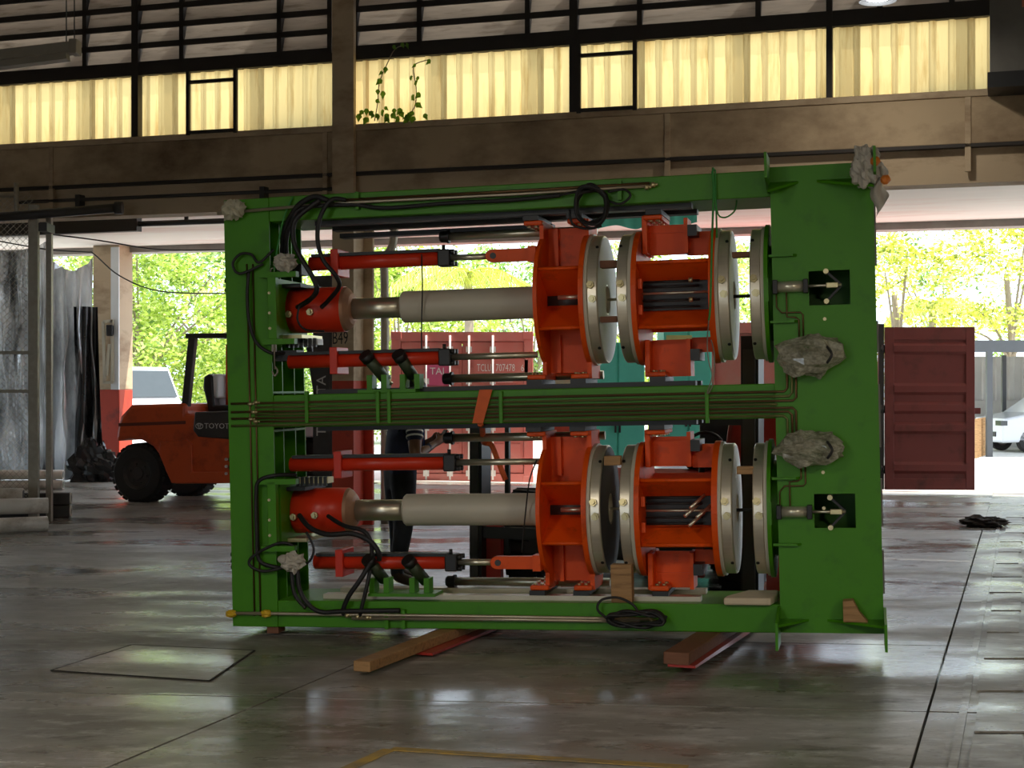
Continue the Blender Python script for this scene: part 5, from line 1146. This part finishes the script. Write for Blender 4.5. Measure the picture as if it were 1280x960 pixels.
# trees: leaf clusters as real little leaves
def leaves(g, c_, r, n, size, flat=1.0):
    for _ in range(n):
        d = Vector((random.gauss(0, 1), random.gauss(0, 1), random.gauss(0, 1))).normalized() * (random.random() ** .4)
        p = Vector((c_[0] + d.x * r, c_[1] + d.y * r, c_[2] + d.z * r * flat)); s_ = size * random.uniform(.6, 1.3)
        a = Vector((random.gauss(0, 1), random.gauss(0, 1), random.gauss(0, .6))).normalized() * s_; b = a.cross(Vector((random.gauss(0, 1), random.gauss(0, 1), random.gauss(0, 1)))).normalized() * s_ * .45
        g.add([p - a, p + b, p + a, p - b], [(0, 1, 2, 3)])
def tree(px, dist, zc, rx, rz, label, m, n=60, lf=110, size=.1, trunk=.16, zmin=.3):
    base = at(px, 480, dist); t = thing('tree', label, 'tree', (base.x, dist, -.06))
    g = G(); brn = G(); brn.tube(smooth([(0, 0, 0), (.15, .1, zc * .4), (-.1, 0, zc)], 5), [trunk * (1 - .05 * i) for i in range(11)], 8)
    for k in range(n):
        d = Vector((random.gauss(0, 1), random.gauss(0, 1), random.gauss(0, 1))).normalized() * (random.random() ** .33)
        c_ = (d.x * rx, d.y * rx * .6, max(zc + d.z * rz, zmin)); leaves(g, c_, random.uniform(.5, .95), int(lf * 1.7), size * .62, .75)
        if k % 5 == 0: brn.tube(smooth([(0, 0, zc * .5), (c_[0] * .5, c_[1] * .5, (zc * .5 + c_[2]) / 2 + .2), c_], 4), [.05 * trunk / .16 * (1 - .08 * i) for i in range(9)], 5)
    o = obj('foliage', g, m, t); o['kind'] = 'stuff'; obj('trunk', brn, BARK, t)
    return t
tree(175, 44, 3.6, 3.4, 3.6, 'leafy bright green tree beyond the van', LEAFA, 85, 120, .15)
tree(285, 50.5, 3.8, 3.6, 4.0, 'mid green bushy tree right of the van, behind the forklift guard', LEAFB, 85, 120, .15)
tree(60, 57.5, 3.4, 3.4, 3.4, 'dense green tree behind the silver sheets', LEAFB, 60, 110, .15)
tree(405, 57, 3.6, 3.2, 3.8, 'light green tree seen beside the main column', LEAFA, 70, 110, .15)
tree(500, 44.5, 3.2, 3.0, 3.6, 'light green tree beyond the numbered container', LEAFA, 70, 110, .15)
tree(665, 56, 3.4, 4.0, 4.0, 'mid green tree behind the drooping palm', LEAFB, 70, 110, .15)
tree(830, 49, 3.4, 4.2, 4.0, 'light green tree beyond the turquoise cabinet', LEAFA, 60, 110, .15)
tree(960, 55.5, 3.4, 3.2, 4.0, 'yellowish green tree beyond the open container', LEAFC, 50, 110, .15)
tree(1122, 43, 4.2, 1.9, 3.4, 'tall yellow-green tree rising above the open container door', LEAFC, 26, 110, .13)
tree(1180, 55, 4.6, 3.2, 3.8, 'open mid green tree with gaps of sky above the container door', LEAFB, 20, 100, .14)
tree(1262, 46, 5.0, 2.6, 2.3, 'yellow-green tree crown over the carport', LEAFC, 26, 120, .13, zmin=3.2)
tree(1330, 52, 5.0, 2.8, 2.4, 'light green tree at the far side of the carport', LEAFA, 26, 120, .13, zmin=3.2)
def palm(px, dist, zt_, label, n=18, ln=2.6):
    base = at(px, 480, dist); t = thing('palm_tree', label, 'palm tree', (base.x, dist, -.06))
    obj('trunk', G().tube([(0, 0, 0), (.05, 0, zt_ * .5), (0, 0, zt_)], [.16, .13, .11], 10), BARK, t)
    for k in range(n):
        a = 2 * PI * k / n + random.uniform(-.15, .15); up_ = random.uniform(.2, .9); g = G(); d = Vector((math.cos(a), math.sin(a), 0)); s_ = Vector((-math.sin(a), math.cos(a), 0))
        pts = [Vector((0, 0, zt_)) + d * (ln * u) + Vector((0, 0, up_ * u * 1.2 - 1.9 * u * u * (1.2 - up_ * .4))) for u in [i / 14 for i in range(15)]]
        g.tube(pts, [.025 * (1 - i / 16) for i in range(15)], 5)
        for i in range(1, 15):
            for q in (0, .5):
                p = pts[i - 1].lerp(pts[i], q); L_ = .75 * (1 - abs(i / 14 - .4) * .7)
                for sg in (-1, 1):
                    e = p + (s_ * sg * .5 + d * .3 + Vector((0, 0, -.75))).normalized() * L_; w = d * .022
                    g.add([p - w, p + w, e], [(0, 1, 2)])
        obj('frond', g, LEAFC if k % 3 else LEAFA, t)
palm(585, 40, 4.6, 'palm with drooping yellow fronds above the numbered container')
palm(1165, 49, 4.3, 'palm with golden fronds above the container door', 14, 2.2)
